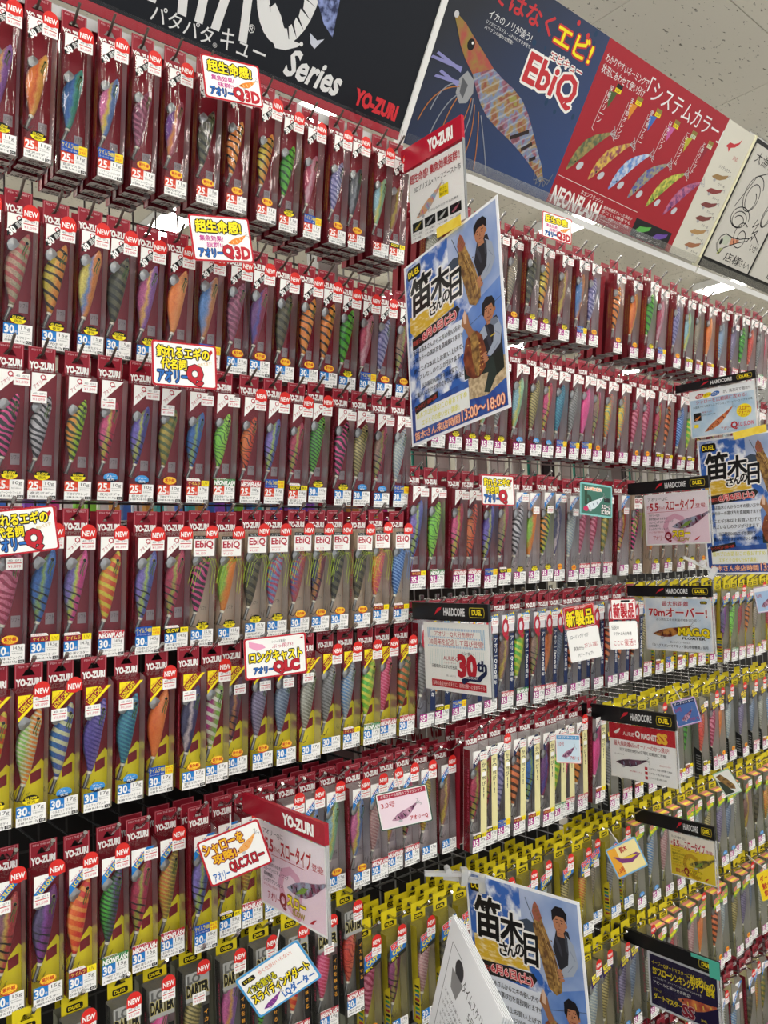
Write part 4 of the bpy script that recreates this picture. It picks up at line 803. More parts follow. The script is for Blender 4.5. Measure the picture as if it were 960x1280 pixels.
hang('sixth row ' + V, fillrow(1.98, 2.98, .062, ['brown grey', 'blue silver', 'pale rose', 'brown grey', 'plain red', 'pale rose', 'plain grey', 'silver aqua'], 'grn', 35, ['blue', 'blue', None], .1), .553, 0, [1, 2], True, 1)
hang('seventh row ' + V, fillrow(1.24, 2.02, .066, ['orange red', 'plain orange', 'plain grey', 'brown pink', 'coral red', 'brown grey'], 'dm', 35, ['org', 'blue'], .85), .255, 0, [1, 2], True, 1)
hang('seventh row ' + V, fillrow(2.03, 2.98, .066, ['plain grey', 'plain red', 'brown grey', 'pale rose', 'plain orange', 'orange banded'], 'grn', 35, ['org', None], .1), .255, 0, [1, 2], True, 1)
hang('bottom row ' + V, fillrow(1.95, 2.98, .06, ['plain grey', 'silver aqua', 'pale gold', 'brown grey'], 'slowy', 35, ['gst', None], .8), -.062, 0, [2, 3], True, 1)
tag(BEH.build('packs_behind'), 'further lure packs hanging behind the front ones on the hooks', 'lure packs', kind='stuff')

# ------------------------------------------------------------------ signs
def frame3(TL, TR, BL):
    u = (TR - TL); W = u.length; u.normalize(); v = BL - TL; Hh = v.length; v = (v - u * v.dot(u)).normalized(); nrm = u.cross(v) ; zup = -v; yb = zup.cross(u)
    m = Matrix.Identity(4)
    for r in range(3): m[r][0], m[r][1], m[r][2] = u[r], yb[r], zup[r]
    m.translation = TL; return m, W, Hh
class Art(MB):
    """flat artwork in design units: x right 0..W, y DOWN 0..H, scaled onto the sheet"""
    def __init__(s, W, H, w, h, y0=.0003):
        super().__init__(lambda x, z, lay: (x, -y0 - lay * .00016, z)); s.sx = w / W; s.sz = h / H
    def R(s, x0, y0, x1, y1, c, lay=1): s.rect(x0 * s.sx, -y1 * s.sz, x1 * s.sx, -y0 * s.sz, c, lay)
    def RR(s, x0, y0, x1, y1, r, c, lay=1): s.rrect(x0 * s.sx, -y1 * s.sz, x1 * s.sx, -y0 * s.sz, r * s.sx, c, lay)
    def Pg(s, pts, c, lay=1): s.poly([(x * s.sx, -y * s.sz) for x, y in pts], c, lay)
    def E(s, cx, cy, rx, ry, c, lay=1, rot=0, n=18): s.ell(cx * s.sx, -cy * s.sz, rx * s.sx, ry * s.sz, c, lay, rot=-rot, n=n)
    def Ln(s, pts, wd, c, lay=1): s.line([(x * s.sx, -y * s.sz) for x, y in pts], wd * s.sx, c, lay)
    def T(s, t, x0, y0, x1, y1, c, lay=2, bold=.0, rot=0, out=None, ow=0, shear=0): s.text(t, x0 * s.sx, -y1 * s.sz, x1 * s.sx, -y0 * s.sz, c, lay, bold, -rot, out, ow * s.sx, shear)
    def jig(s, x0, y0, x1, y1, fat, c, c2, lay=3):
        dx, dy = x1 - x0, y1 - y0; L = math.hypot(dx, dy); nx, ny = -dy / L, dx / L
        pr = [(0, .02), (.1, .22), (.25, .42), (.45, .5), (.65, .38), (.85, .2), (1, .1)]
        up = [(x0 + dx * t + nx * fat * (w_ + .25 * math.sin(math.pi * t)), y0 + dy * t + ny * fat * (w_ + .25 * math.sin(math.pi * t))) for t, w_ in pr]
        dn = [(x0 + dx * t - nx * fat * (w_ - .25 * math.sin(math.pi * t)), y0 + dy * t - ny * fat * (w_ - .25 * math.sin(math.pi * t))) for t, w_ in pr]
        for i in range(6): s.Pg([up[i], up[i + 1], dn[i + 1], dn[i]], c, lay)
        for i in (2, 3, 4, 5): s.Ln([((up[i][0] * .8 + dn[i][0] * .2), (up[i][1] * .8 + dn[i][1] * .2)), ((up[i][0] * .3 + dn[i][0] * .7), (up[i][1] * .3 + dn[i][1] * .7))], fat * .13, c2, lay + 1)
        ex, ey = x0 + dx * .13, y0 + dy * .13; s.E(ex, ey, fat * .1, fat * .1, BLACK, lay + 1, n=8)
        sx_, sy_ = x0 + dx * .22 + nx * fat * .65, y0 + dy * .22 + ny * fat * .65; s.E(sx_, sy_, fat * .26, fat * .16, mat('b4b8bc', .3), lay + 1, n=8)
        for q in (-1, 0, 1): s.Ln([(x1, y1), (x1 + dx / L * fat * .5 + nx * q * fat * .35, y1 + dy / L * fat * .5 + ny * q * fat * .35), (x1 + dx / L * fat * .3 + nx * q * fat * .5, y1 + dy / L * fat * .3 + ny * q * fat * .5)], fat * .05, GREY, lay + 1)
def sheet(t, w, h, col=WHITE, th=.0006, name='sheet', r=0):
    b = MB(); b.box(0, -.0003, -h, w, th, 0, col); return b.build(name, t)
W_ = WHITE; K_ = BLACK; R_ = mat('b8202e', .45); Y_ = mat('f4dc20', .45); B_ = mat('2a6ab8', .45); N_ = mat('1c2448', .45)
Pk = mat('e8c8d4', .5); Or = mat('e8862c', .45); Gr = mat('4c8a6c', .5); SKY = mat('8aa4cc', .5)

# ---------------- event posters
sea = noise_mat('poster_brush_blue', '2f62b4', 'e8eef6', 26, .45, 6, .46, .62); seab = noise_mat('poster_deep_blue', '1d3f8c', '3a68b4', 30, .45, 5, .4, .7)
ybr = noise_mat('poster_yellow_brush', 'd8b02a', 'f0e6c0', 40, .45, 5, .5, .72, (1, 1, 4)); kbr = noise_mat('poster_black_brush', '121212', '3c3030', 60, .5, 4, .55, .8, (.4, 1, 3))
squid = noise_mat('poster_squid', '5a3a22', 'b08a48', 90, .5, 6, .35, .65); squidr = noise_mat('poster_squid_red', '5a2418', '8a4a28', 70, .5, 6, .35, .65); rock = noise_mat('poster_rock', 'a08a68', 'c8b490', 120, .6, 4)
skyp = noise_mat('poster_sky', '7a94c4', 'b8c4dc', 9, .5, 3, .35, .7); skyd = noise_mat('poster_sky_deep', '3f6cb8', '8aa8d8', 9, .5, 3, .35, .7)
SKIN = mat('b07858', .55); HAIR = mat('18151a', .5); VEST = mat('26262c', .6); SLV = mat('9aa4b4', .6); PANT = mat('2a3430', .6)
def poster_art(A):
    A.R(6, 6, 291, 414, mat('e2e8f2', .45), 1)
    A.R(6, 6, 291, 200, sea, 2); A.R(6, 6, 40, 330, sea, 2); A.R(6, 316, 291, 414, seab, 2.5); A.Pg([(40, 300), (190, 270), (190, 330), (6, 340)], sea, 2.7)
    # upper photo
    A.Pg([(150, 6), (291, 6), (291, 190), (215, 190), (150, 120)], skyp, 3); A.Pg([(130, 75), (165, 62), (195, 70), (195, 100), (130, 95)], mat('3c4858', .5), 4); A.Pg([(130, 92), (200, 92), (220, 130), (160, 130)], mat('5a7498', .5), 4)
    A.Pg([(238, 60), (265, 62), (272, 90), (268, 140), (240, 150), (225, 100)], VEST, 5); A.Pg([(258, 68), (276, 84), (282, 120), (268, 142), (246, 150), (238, 140), (258, 124), (262, 100)], SLV, 6)
    A.E(246, 50, 15, 20, SKIN, 7); A.Pg([(229, 50), (229, 30), (240, 20), (256, 20), (265, 30), (264, 48), (256, 38), (240, 38)], HAIR, 8); A.E(240, 50, 2, 1.2, K_, 8, n=8); A.E(252, 50, 2, 1.2, K_, 8, n=8); A.Ln([(243, 62), (250, 62)], 1.5, mat('7a3a30'), 8); A.Pg([(238, 66), (254, 66), (256, 76), (238, 76)], SKIN, 5.5)
    A.Pg([(186, 45), (197, 40), (210, 70), (226, 110), (240, 155), (238, 180), (224, 190), (206, 180), (196, 140), (184, 95), (180, 70)], squid, 8); A.Pg([(184, 30), (190, 22), (198, 32), (204, 52), (196, 60), (184, 58), (180, 44)], mat('9a5a48', .5), 9); A.Ln([(165, 20), (185, 68)], 1.4, K_, 8)
    # lower photo
    A.Pg([(205, 190), (291, 160), (291, 316), (180, 316), (180, 230)], skyd, 3); A.Ln([(190, 226), (291, 200)], 1.2, mat('4a5a78'), 4)
    A.Pg([(190, 316), (190, 372), (240, 378), (291, 360), (291, 316)], rock, 4); A.Pg([(180, 300), (210, 286), (262, 310), (268, 345), (246, 375), (232, 370), (246, 335), (180, 328)], PANT, 6); A.Pg([(248, 278), (286, 270), (288, 340), (262, 350)], mat('20241f', .6), 5)
    A.Pg([(228, 248), (252, 236), (276, 232), (286, 256), (286, 300), (262, 306), (240, 300)], VEST, 6); A.Pg([(266, 236), (280, 240), (288, 262), (282, 290), (256, 306), (246, 300), (264, 280), (268, 258)], SLV, 7); A.Pg([(228, 250), (244, 240), (250, 262), (234, 270)], SLV, 7)
    A.E(257, 216, 15, 20, SKIN, 8); A.Pg([(239, 216), (240, 196), (252, 186), (268, 190), (275, 204), (272, 220), (266, 204), (248, 206), (244, 224)], HAIR, 9); A.E(251, 215, 2, 1.2, K_, 9, n=8); A.E(263, 216, 2, 1.2, K_, 9, n=8); A.Ln([(252, 227), (258, 229), (264, 227)], 1.5, mat('7a3a30'), 9); A.Pg([(250, 232), (266, 232), (268, 242), (250, 242)], SKIN, 7.5)
    A.Pg([(190, 250), (202, 240), (222, 242), (236, 256), (244, 290), (240, 322), (224, 336), (204, 334), (186, 318), (180, 285)], squidr, 9); A.Pg([(202, 240), (216, 238), (226, 260), (228, 300), (222, 334), (212, 330), (206, 290)], squid, 10)
    A.Pg([(184, 200), (190, 190), (200, 200), (204, 220), (214, 240), (200, 248), (190, 226), (180, 214)], mat('9a6a48', .5), 11); A.Pg([(186, 196), (192, 186), (197, 196), (195, 216), (188, 214)], mat('d8b8a0', .5), 12)
    dk = mat('8a5a40', .55); A.Ln([(237, 45), (243, 44)], 1.3, HAIR, 8.4); A.Ln([(249, 44), (256, 45)], 1.3, HAIR, 8.4); A.Pg([(246, 48), (248, 57), (244, 57)], dk, 8.3); A.E(262, 52, 2.5, 5, SKIN, 7.5, n=8); A.Pg([(234, 58), (240, 68), (252, 70), (246, 71), (237, 67)], dk, 7.6)
    A.Pg([(236, 76), (244, 92), (247, 112), (243, 112), (232, 82)], mat('3a3a44', .6), 5.5); A.Pg([(256, 70), (262, 74), (262, 104), (256, 98)], mat('3c3e48', .6), 6.5); A.Ln([(266, 96), (276, 112)], 1.2, mat('7a8494', .6), 6.6); A.Ln([(270, 122), (256, 138)], 1.2, mat('7a8494', .6), 6.6)
    for q in range(4): A.E(236 + q * 1.5, 140 + q * 5.5, 7, 3, SKIN, 9 + q * .1, rot=-15, n=10); A.E(188 + q * 4, 34 + q * 6, 5.5, 2.6, dk, 10 + q * .1, rot=-30, n=10)
    A.Ln([(190, 62), (212, 118), (222, 172)], 2.2, mat('6a4a2a', .5), 8.6); A.Ln([(200, 70), (224, 124), (232, 168)], 1.4, mat('c8a468', .5), 8.6)
    A.Ln([(247, 210), (254, 209)], 1.3, HAIR, 9.4); A.Ln([(260, 209), (267, 211)], 1.3, HAIR, 9.4); A.Pg([(257, 213), (259, 222), (254, 222)], dk, 9.3); A.E(273, 218, 2.5, 5, SKIN, 8.5, n=8); A.Pg([(244, 224), (250, 234), (264, 235), (257, 237), (248, 234)], dk, 8.6)
    A.Pg([(250, 242), (258, 262), (262, 300), (256, 300), (246, 262)], mat('3a3a44', .6), 6.5); A.Ln([(258, 268), (270, 266)], 2.2, mat('b8a030', .6), 6.8); A.Ln([(270, 262), (282, 272)], 1.2, mat('7a8494', .6), 7.6); A.Ln([(276, 286), (262, 298)], 1.2, mat('7a8494', .6), 7.6); A.Pg([(262, 234), (276, 236), (280, 248), (268, 250), (258, 242)], mat('6a7484', .6), 7.4)
    for q in range(4): A.E(240 + q * 1.2, 296 + q * 5, 7, 2.8, SKIN, 11 + q * .1, rot=-10, n=10)
    for q in range(10): A.E(196 + (q * 37 % 38), 262 + (q * 53 % 62), 2.2, 1.6, mat('c89a58', .5), 10.6, n=6); A.E(196 + (q * 23 % 36), 80 + (q * 41 % 90), 2, 1.4, mat('6a4a28', .5), 8.7, n=6)
    # headline
    A.RR(12, 14, 60, 40, 7, K_, 5); A.T('DUEL', 17, 21, 55, 34, Y_, 6, .03)
    for (ch, x0, y0, x1, y1) in (('笛', 22, 46, 92, 128), ('木', 92, 62, 152, 124), ('さ', 84, 126, 106, 152), ('ん', 106, 122, 128, 148), ('の', 128, 118, 150, 142), ('日', 152, 92, 186, 150)):
        A.T(ch, x0, y0, x1, y1, K_, 7, .058, rot=-3, out=W_, ow=3.2, shear=.12)
    A.Pg([(14, 128), (80, 118), (160, 150), (160, 164), (30, 178), (14, 160)], ybr, 4); A.Pg([(20, 178), (170, 166), (178, 176), (166, 192), (20, 206)], kbr, 5)
    A.T('開催日', 22, 185, 50, 197, mat('d8584c'), 6, .02); A.T('6月6日(土)', 56, 174, 166, 196, mat('c83440'), 6, .04, rot=-3, out=mat('f0c8c4'), ow=1.2)
    ls = [('当日は笛木さんからエギの使い方や', 22, 208, 178), ('エギカラーの選び方を直接聞けます!!', 20, 226, 182), ('更にエギ2本以上お買い上げで、', 22, 250, 184), ('ハズレなしのクジが引けます。', 30, 268, 178), ('当日限定DUELエギが激安で', 48, 290, 162), ('ご購入いただけますのでぜひこの機会に!!', 22, 306, 186)]
    for s_, x0, y, x1 in ls: A.T(s_, x0, y, x1, y + 12, K_, 14, .028)
    A.Pg([(16, 334), (96, 322), (98, 336), (20, 352)], kbr, 6); A.T('トークイベント 15:00〜16:00', 20, 331, 92, 342, mat('d84838'), 7, .02, rot=-6); A.R(18, 346, 190, 388, mat('e8ece8', .5), 5); A.T('笛木プロが語る!この春おすすめ', 22, 350, 184, 364, mat('dcd83a'), 6, .03); A.T('エギとその使い分け講座」', 40, 369, 160, 383, mat('dcd83a'), 6, .03)
    A.T('笛木さん来店時間', 14, 392, 160, 410, mat('f4c8a8'), 6, .03, out=mat('c86a48'), ow=.5); A.T('13:00〜18:00', 168, 388, 286, 410, mat('f4c8a8'), 15, .03, out=mat('c86a48'), ow=.8)
def poster(TL, TR, BL, label):
    m, w_, h_ = frame3(TL, TR, BL); t = empty('event_poster', label, 'poster', mtx=m); sheet(t, w_, h_, mat('eef0f2', .4))
    A = Art(297, 420, w_, h_); poster_art(A); A.build('print', t); return t, w_, h_
def camz(px, py, z):
    r = Vector(((px - CX) / FPX, (py - CY) / FPX, 1.0)) * z; return EYE + Vector((v1.dot(r), v2.dot(r), v3.dot(r)))
poster(camz(505, 336, 1.735), camz(622, 243, 1.446), camz(520, 557, 1.668), 'event poster taped below the red-topped sleeve under the prawn board')
TLp = atY(871, 551, 1.26); TRp = TLp + Vector((0, -.297, .0)); BLp = TLp + Vector((.02, 0, -.42)); poster(TLp, TRp, BLp, 'event poster taped below the blue shallow-water sign')
TLp = atY(581, 1086, 1.26); TRp = atX(724, 1128, TLp.x); BLp = TLp + Vector((.0, 0, -.42)); poster(TLp, TRp, BLp, 'event poster hung low on a clear clip above the loose leaflets')
# tape strips
def tape(pts, label, y=.004):
    m, w_, h_ = frame3(*pts); b = MB(); b.box(0, -.0012, -h_, w_, -.0004, 0, noise_mat('paper_tape', 'e8c838', 'f0d850', 30, .6)); o = b.build('masking_tape'); o.matrix_world = m; tag(o, label, 'tape')
tape((camz(546, 286, 1.607), camz(576, 268, 1.530), camz(547, 298, 1.607)), 'yellow masking tape holding the poster to the red-topped sleeve')
tape((atX(916, 541, 2.315), atX(957, 530, 2.315), atX(918, 550, 2.315)), 'yellow masking tape holding the poster to the blue shallow-water sign')

# ---------------- sleeves standing out from the shelf on arms (plane X = const)
def sleeve(X, Yin, Yout, Ztop, h, barh, barm, label, art, brand=True, bar_in=.05, red=False, teal=False):
    m = Matrix(((0, 0, 0, X), (-1, 0, 0, Yin), (0, 0, 1, Ztop), (0, 0, 0, 1)))
    m[0][1] = 1.0                                     # local y (back) -> +X, so the print faces the viewer's side (-X)
    w_ = Yin - Yout; t = empty('sign_sleeve', label, 'shelf sign', mtx=m)
    b = MB(); b.box(-bar_in, -.004, .002, w_ + .004, .004, .002 + barh, barm); b.build('header_bar', t)
    P = MB(lambda x, z, lay: (x, -.0042 - lay * .00015, z)); zb = .002
    if red: P.text('YO-ZURI', w_ * .42, zb + barh * .25, w_ * .86, zb + barh * .75, WHITE, 1, .06)
    else:
        if brand: P.text('HARDCORE', w_ * .36, zb + barh * .3, w_ * .68, zb + barh * .72, mat('d0d0d0'), 1, .03); P.poly([(w_ * .20, zb + barh * .25), (w_ * .26, zb + barh * .7), (w_ * .33, zb + barh * .78), (w_ * .31, zb + barh * .6), (w_ * .24, zb + barh * .42)], R_, 1)
        P.line([(w_ * .76, zb + barh * .25), (w_ * .96, zb + barh * .25), (w_ * .97, zb + barh * .5), (w_ * .96, zb + barh * .77), (w_ * .76, zb + barh * .77), (w_ * .75, zb + barh * .5)], .0012, mat('b8a830'), 1); 
        P.line([(w_ * .75, zb + barh * .5), (w_ * .76, zb + barh * .25)], .0012, mat('b8a830'), 1); P.text('DUEL', w_ * .79, zb + barh * .38, w_ * .93, zb + barh * .66, Y_, 1, .03)
    P.build('bar_print', t)
    b = MB(); b.add([(-.004, -.0036, -h - .006), (w_ + .004, -.0036, -h - .006), (w_ + .004, -.0036, .003), (-.004, -.0036, .003)], [(0, 1, 2, 3)], SHEET); b.build('clear_sleeve', t)
    b = MB(); b.box(w_ + .004, -.004, -h - .006, w_ + .0065, .0016, .003, ACRYL); b.build('sleeve_edge', t)
    b = MB(); b.box(0, 0, -h, w_, .0006, -.002, WHITE); b.build('sheet', t)
    A = Art(200, 145, w_, h, .0002); art(A); A.build('print', t)
    if teal: b = MB(); b.box(w_ - .07, -.0050, barh - .006, w_ + .006, -.0043, barh + .003, mat('4fb09c', .5)); b.box(w_ - .022, -.0056, -.004, w_ + .006, -.0051, barh + .003, mat('4fb09c', .5)); b.build('teal_tape', t)
    # arm back to the grid
    b = MB(); b.box(-(GY - Yin), -.002, .004, -bar_in + .002, .002, .010, CHROME); b.build('arm', t)
    return t
BLKBAR = mat('151517', .3)
def a_yz(A):
    A.T('超生命感! 集魚効果抜群!!', 4, 12, 190, 30, R_, 2, .04); A.T('3Dプリズム×ハーフゴースト布', 20, 38, 192, 50, K_, 2, .01); A.jig(24, 100, 120, 58, 20, noise_mat('art_prism', 'd8a070', '8ab0c8', 60), mat('c86a9a'))
    A.R(112, 62, 146, 84, Y_, 2); A.T('限定カラー', 115, 66, 143, 72, K_, 3); A.T('動画で見る', 115, 75, 143, 81, K_, 3)
    for i in range(4): x = 8 + i * 47; A.R(x, 108, x + 40, 126, K_, 2); A.jig(x + 6, 122, x + 32, 112, 6, mat(['b8a03a', 'a8a8a8', 'c0c0bc', 'b05a68'][i]), GREY); A.T('アピール重視', x, 130, x + 36, 134, DGREY, 2); A.T('カラー詳細', x, 137, x + 30, 141, DGREY, 2)
    A.T('リアルなホログラムの輝き', 70, 96, 180, 101, DGREY, 2)
def a_shal(A):
    A.R(4, 4, 196, 141, noise_mat('art_sea_light', 'd8e8f2', '7ab0d4', 12, .45, 3, .35, .75), 1); A.R(4, 4, 196, 30, mat('f0f4f6'), 1.5)
    for i, (c, s_) in enumerate(((R_, '低速系'), (Y_, 'ダート'), (B_, 'スロー'))): A.E(34 + i * 24, 20, 14, 7, c, 2, rot=-12); A.T(s_, 24 + i * 24, 16, 44 + i * 24, 24, WHITE if i != 1 else K_, 3, .03)
    A.T('が、高次元で融合!!!', 106, 14, 186, 24, K_, 2, .02); A.T('シャローを広範囲に攻める!', 22, 32, 174, 44, R_, 2, .02); A.T('水面直下でも安定したアクションでシャローエリアを攻略', 12, 49, 190, 56, K_, 2); A.jig(44, 130, 130, 68, 18, noise_mat('art_red_jig', 'b04a28', 'd8864a', 80), mat('5a2014'))
    A.R(12, 70, 36, 94, K_, 2); A.jig(15, 90, 33, 80, 7, Or, K_); A.T('新型フィン', 40, 68, 70, 73, R_, 2); A.T('安定した沈下姿勢', 40, 77, 80, 81, DGREY, 2); A.E(164, 84, 22, 20, Y_, 2); A.T('スロー', 148, 72, 180, 82, R_, 3, .03); A.T('フォール', 147, 84, 181, 93, R_, 3, .03)
    A.T('モデル', 154, 95, 174, 100, R_, 3); A.R(12, 104, 26, 114, Y_, 2); A.T('アオリー', 94, 122, 124, 133, R_, 2, .03); A.T('Q', 124, 112, 142, 134, R_, 2, .05); A.T('LC SLOW', 146, 116, 190, 128, mat('d8607a'), 2, .03)
def a_slow(A, yellow=False):
    bg = mat('e6cc3a', .5) if yellow else mat('ecd4de', .5); A.R(4, 46, 196, 141, bg, 1); A.R(4, 4, 196, 46, mat('f2ece0') if yellow else mat('f0e6ea'), 1)
    A.T('キャスト後の一定に' if yellow else 'アオリーQに', 12, 12, 76, 22, K_, 2, .01); A.T('約', 8, 32, 18, 44, R_, 2, .03); A.T('5.5', 19, 28, 44, 48, R_, 2, .04); A.T('秒/mの', 46, 36, 66, 46, R_, 2, .02); A.T('スロータイプ', 68, 22, 158, 50, R_, 2, .05, out=W_, ow=1); A.T('登場!', 160, 36, 192, 48, R_, 2, .03); A.Ln([(10, 53), (140, 53)], 1, R_, 2)
    for i, s_ in enumerate(['アオリーQの', '基本性能はそのままに', 'スローピッチにチューニング', '長時間漂い、', 'しっかりアクション!']): A.T(s_, 12, 58 + i * 9.5, 12 + len(s_) * 6, 65 + i * 9.5, K_, 3, .01)
    A.T('Q', 60, 62, 130, 140, mat('c8a028') if yellow else mat('dca8bc'), 1.5, .03)
    A.jig(86, 96, 196, 62, 26, noise_mat('art_jig_y' if yellow else 'art_jig_p', '4a4a28' if yellow else '7a2a48', 'b8a03a' if yellow else '9aa4b8', 60), K_, 4); A.Pg([(110, 100), (130, 84), (150, 80), (134, 94)], mat('7a9a3a'), 7)
    A.T('餌木' if yellow else 'アオリー', 24, 118, 62, 132, R_, 3, .03); A.T('Q', 62, 110, 82, 136, mat('8c1a2a'), 3, .05); A.T('スロー', 86, 108, 140, 124, Y_, 5, .06, out=mat('8a7010'), ow=1.2); A.T('SLOW', 100, 127, 136, 136, mat('a8901c'), 3, .04); A.Pg([(150, 136), (160, 128), (170, 124), (160, 134)], R_, 3); A.T('ゆっくり見せて抱かせる', 12, 106, 58, 111, R_, 3)
def a_30(A):
    A.R(4, 4, 196, 141, mat('eff0ea', .5), 1)
    for i in range(40): A.R(14 + i * 4.4, 14, 16 + i * 4.4, 54, mat('86b4d4'), 2)
    for i in range(30): A.R(20 + i * 5.6, 58, 21 + i * 5.6, 92, mat('c8dcd8'), 2)
    A.R(22, 19, 176, 32, mat('eff0ea'), 2.3); A.R(14, 35, 182, 50, mat('eff0ea'), 2.3); A.T('アオリーQ大分布巻が', 36, 20, 158, 32, R_, 3, .0); A.T('30周年を記念して再び登場!', 18, 36, 184, 50, R_, 3, .01)
    A.T('カン!食い!', 118, 60, 156, 67, K_, 3); A.T('AURIE-Q', 62, 72, 108, 82, R_, 3, .0); A.T('アオリーキュー', 64, 84, 100, 87, R_, 3); A.T('元祖!釣れるエギの代名詞', 24, 90, 102, 98, K_, 3, .02); A.T('30', 108, 68, 160, 110, R_, 4, .06); A.T('th', 164, 76, 190, 96, N_, 4, .05)
    A.Pg([(116, 116), (140, 108), (166, 108), (190, 92), (192, 100), (170, 118), (140, 118), (124, 126), (118, 124)], N_, 5); A.T('ANNIVERSARY', 128, 109, 164, 114, WHITE, 6); A.T('詳しくはこちら', 70, 110, 98, 114, DGREY, 3); A.R(22, 122, 188, 137, R_, 2); A.T('当時の金型をそのままに、装飾が蘇った復刻モデル', 26, 125, 184, 134, mat('f0d8d4'), 3, .01)
def a_70(A):
    A.R(4, 4, 196, 141, noise_mat('art_sea_white', 'e8eef2', '8ab4d4', 10, .45, 3, .45, .8), 1); A.T('最大飛距離', 56, 10, 134, 24, R_, 3, .03); A.T('70mオーバー!', 14, 28, 186, 52, R_, 3, .05, out=W_, ow=1.2); A.T('ぶっ飛びエギが未踏の地を切り拓く!', 34, 57, 166, 64, K_, 3); A.RR(168, 9, 188, 17, 3, K_, 3); A.T('DUEL', 171, 11, 185, 15, Y_, 4)
    A.jig(24, 100, 136, 76, 24, noise_mat('art_brown_jig', '6a2418', 'c88a3a', 50), mat('3a1410'), 4); A.T('MAG.Q', 102, 82, 190, 104, Y_, 8, .06, out=mat('3a3010'), ow=1.6); A.T('FLOATER', 112, 106, 178, 112, K_, 8, .03); A.T('狙いのポイントを捉える', 74, 118, 134, 124, K_, 3); A.T('「タングステン×マグネット重心移動機構」採用', 20, 127, 184, 136, K_, 3, .015)
def a_mag(A):
    A.R(4, 4, 196, 141, mat('f0f0ee'), 1); A.R(0, 0, 200, 42, R_, 2); A.Pg([(14, 26), (24, 18), (36, 12), (30, 24), (22, 28)], WHITE, 3); A.T('AURIE', 44, 20, 78, 30, WHITE, 3); A.T('Q', 82, 14, 96, 32, WHITE, 3, .04); A.T('MAGNET', 100, 18, 146, 32, WHITE, 3, .04); A.T('SS', 148, 12, 176, 36, mat('e8b83a'), 3, .06); A.T('最大飛距離65mオーバーのかっ飛び!', 14, 46, 180, 60, R_, 3, .03); A.T('沈下速度約8秒/m!広場を広範囲に攻略!', 30, 64, 172, 73, K_, 3, .01)
    A.jig(18, 104, 112, 88, 20, noise_mat('art_purple_jig', '3a2038', '6a3a58', 50), mat('8a9ab0'), 4)
    for i in range(3): A.R(106, 104 + i * 12, 114, 112 + i * 12, R_, 3); A.T('マグネット重心移動で遠投', 118, 104 + i * 12, 186 - i * 8, 109 + i * 12, DGREY, 3, .01)
    A.T('タングステン', 14, 80, 44, 84, DGREY, 3); A.T('重心移動システム', 60, 120, 96, 124, R_, 3); A.T('低重心シンカー', 150, 92, 184, 96, R_, 3)
def a_ss(A):
    A.R(0, 0, 200, 145, mat('d4d6da'), .5); A.R(6, 6, 194, 139, mat('241c40', .4), 1); A.T('イージーQダートマスターに', 12, 20, 120, 32, Y_, 3, .02); A.T('約8秒/mの', 122, 20, 188, 44, Y_, 3, .04); A.T('SS“スローシンキングタイプ”登場', 14, 36, 186, 58, Y_, 3, .04); A.T('ノーマルタイプ・ダートアクション×スローシンキングを', 14, 62, 150, 68, WHITE, 3); A.T('アピールと喰わせの両立!', 14, 73, 120, 82, WHITE, 3, .02)
    A.jig(84, 98, 190, 80, 28, noise_mat('art_salmon_jig', 'b04838', 'e08a4a', 40), mat('e8c85a'), 4); A.T('ダートマスター', 14, 106, 94, 122, Y_, 7, .04); A.T('EZ-Q', 14, 94, 36, 101, mat('c8b83a'), 3); A.T('SS', 96, 106, 128, 134, mat('8a1c30'), 8, .05, out=mat('e8d8d8'), ow=1); A.T('DUEL', 146, 124, 162, 129, Y_, 3)
sleeve(1.182, 1.262, 1.098, 2.405, .165, .050, mat('b02034', .25), 'red-topped sign sleeve between the black and the prawn boards', a_yz, red=True, bar_in=.02)
sleeve(2.33, 1.255, 1.048, 2.034, .148, .024, BLKBAR, 'blue shallow-water sign in a black-barred sleeve above an event poster', a_shal)
sleeve(2.05, 1.258, 1.065, 1.706, .146, .034, BLKBAR, 'pink slow-type sign in a black-barred sleeve beside an event poster', lambda A: a_slow(A))
sleeve(1.170, 1.258, 1.072, 1.416, .143, .036, BLKBAR, 'thirtieth anniversary sign with blue stripes in a black-barred sleeve', a_30, bar_in=.03)
sleeve(2.022, 1.258, 1.060, 1.416, .146, .030, BLKBAR, 'seventy metre casting sign with a brown jig on pale blue', a_70)
sleeve(1.823, 1.258, 1.069, 1.100, .139, .040, BLKBAR, 'white sign with a red top band in a black-barred sleeve', a_mag, bar_in=.12)
sleeve(2.02, 1.22, 1.09, .782, .118, .036, BLKBAR, 'yellow slow-type sign in a black-barred sleeve', lambda A: a_slow(A, True), bar_in=.10)
sleeve(1.948, 1.26, 1.060, .473, .142, .036, BLKBAR, 'dark purple slow-sinking sign with teal tape on its bar', a_ss, brand=False, bar_in=.10, teal=True)
sleeve(.756, 1.26, 1.060, 1.098, .144, .034, mat('9a1c2c', .25), 'pink slow-type sign under a red bar above the yellow-tagged packs', lambda A: a_slow(A), red=True)

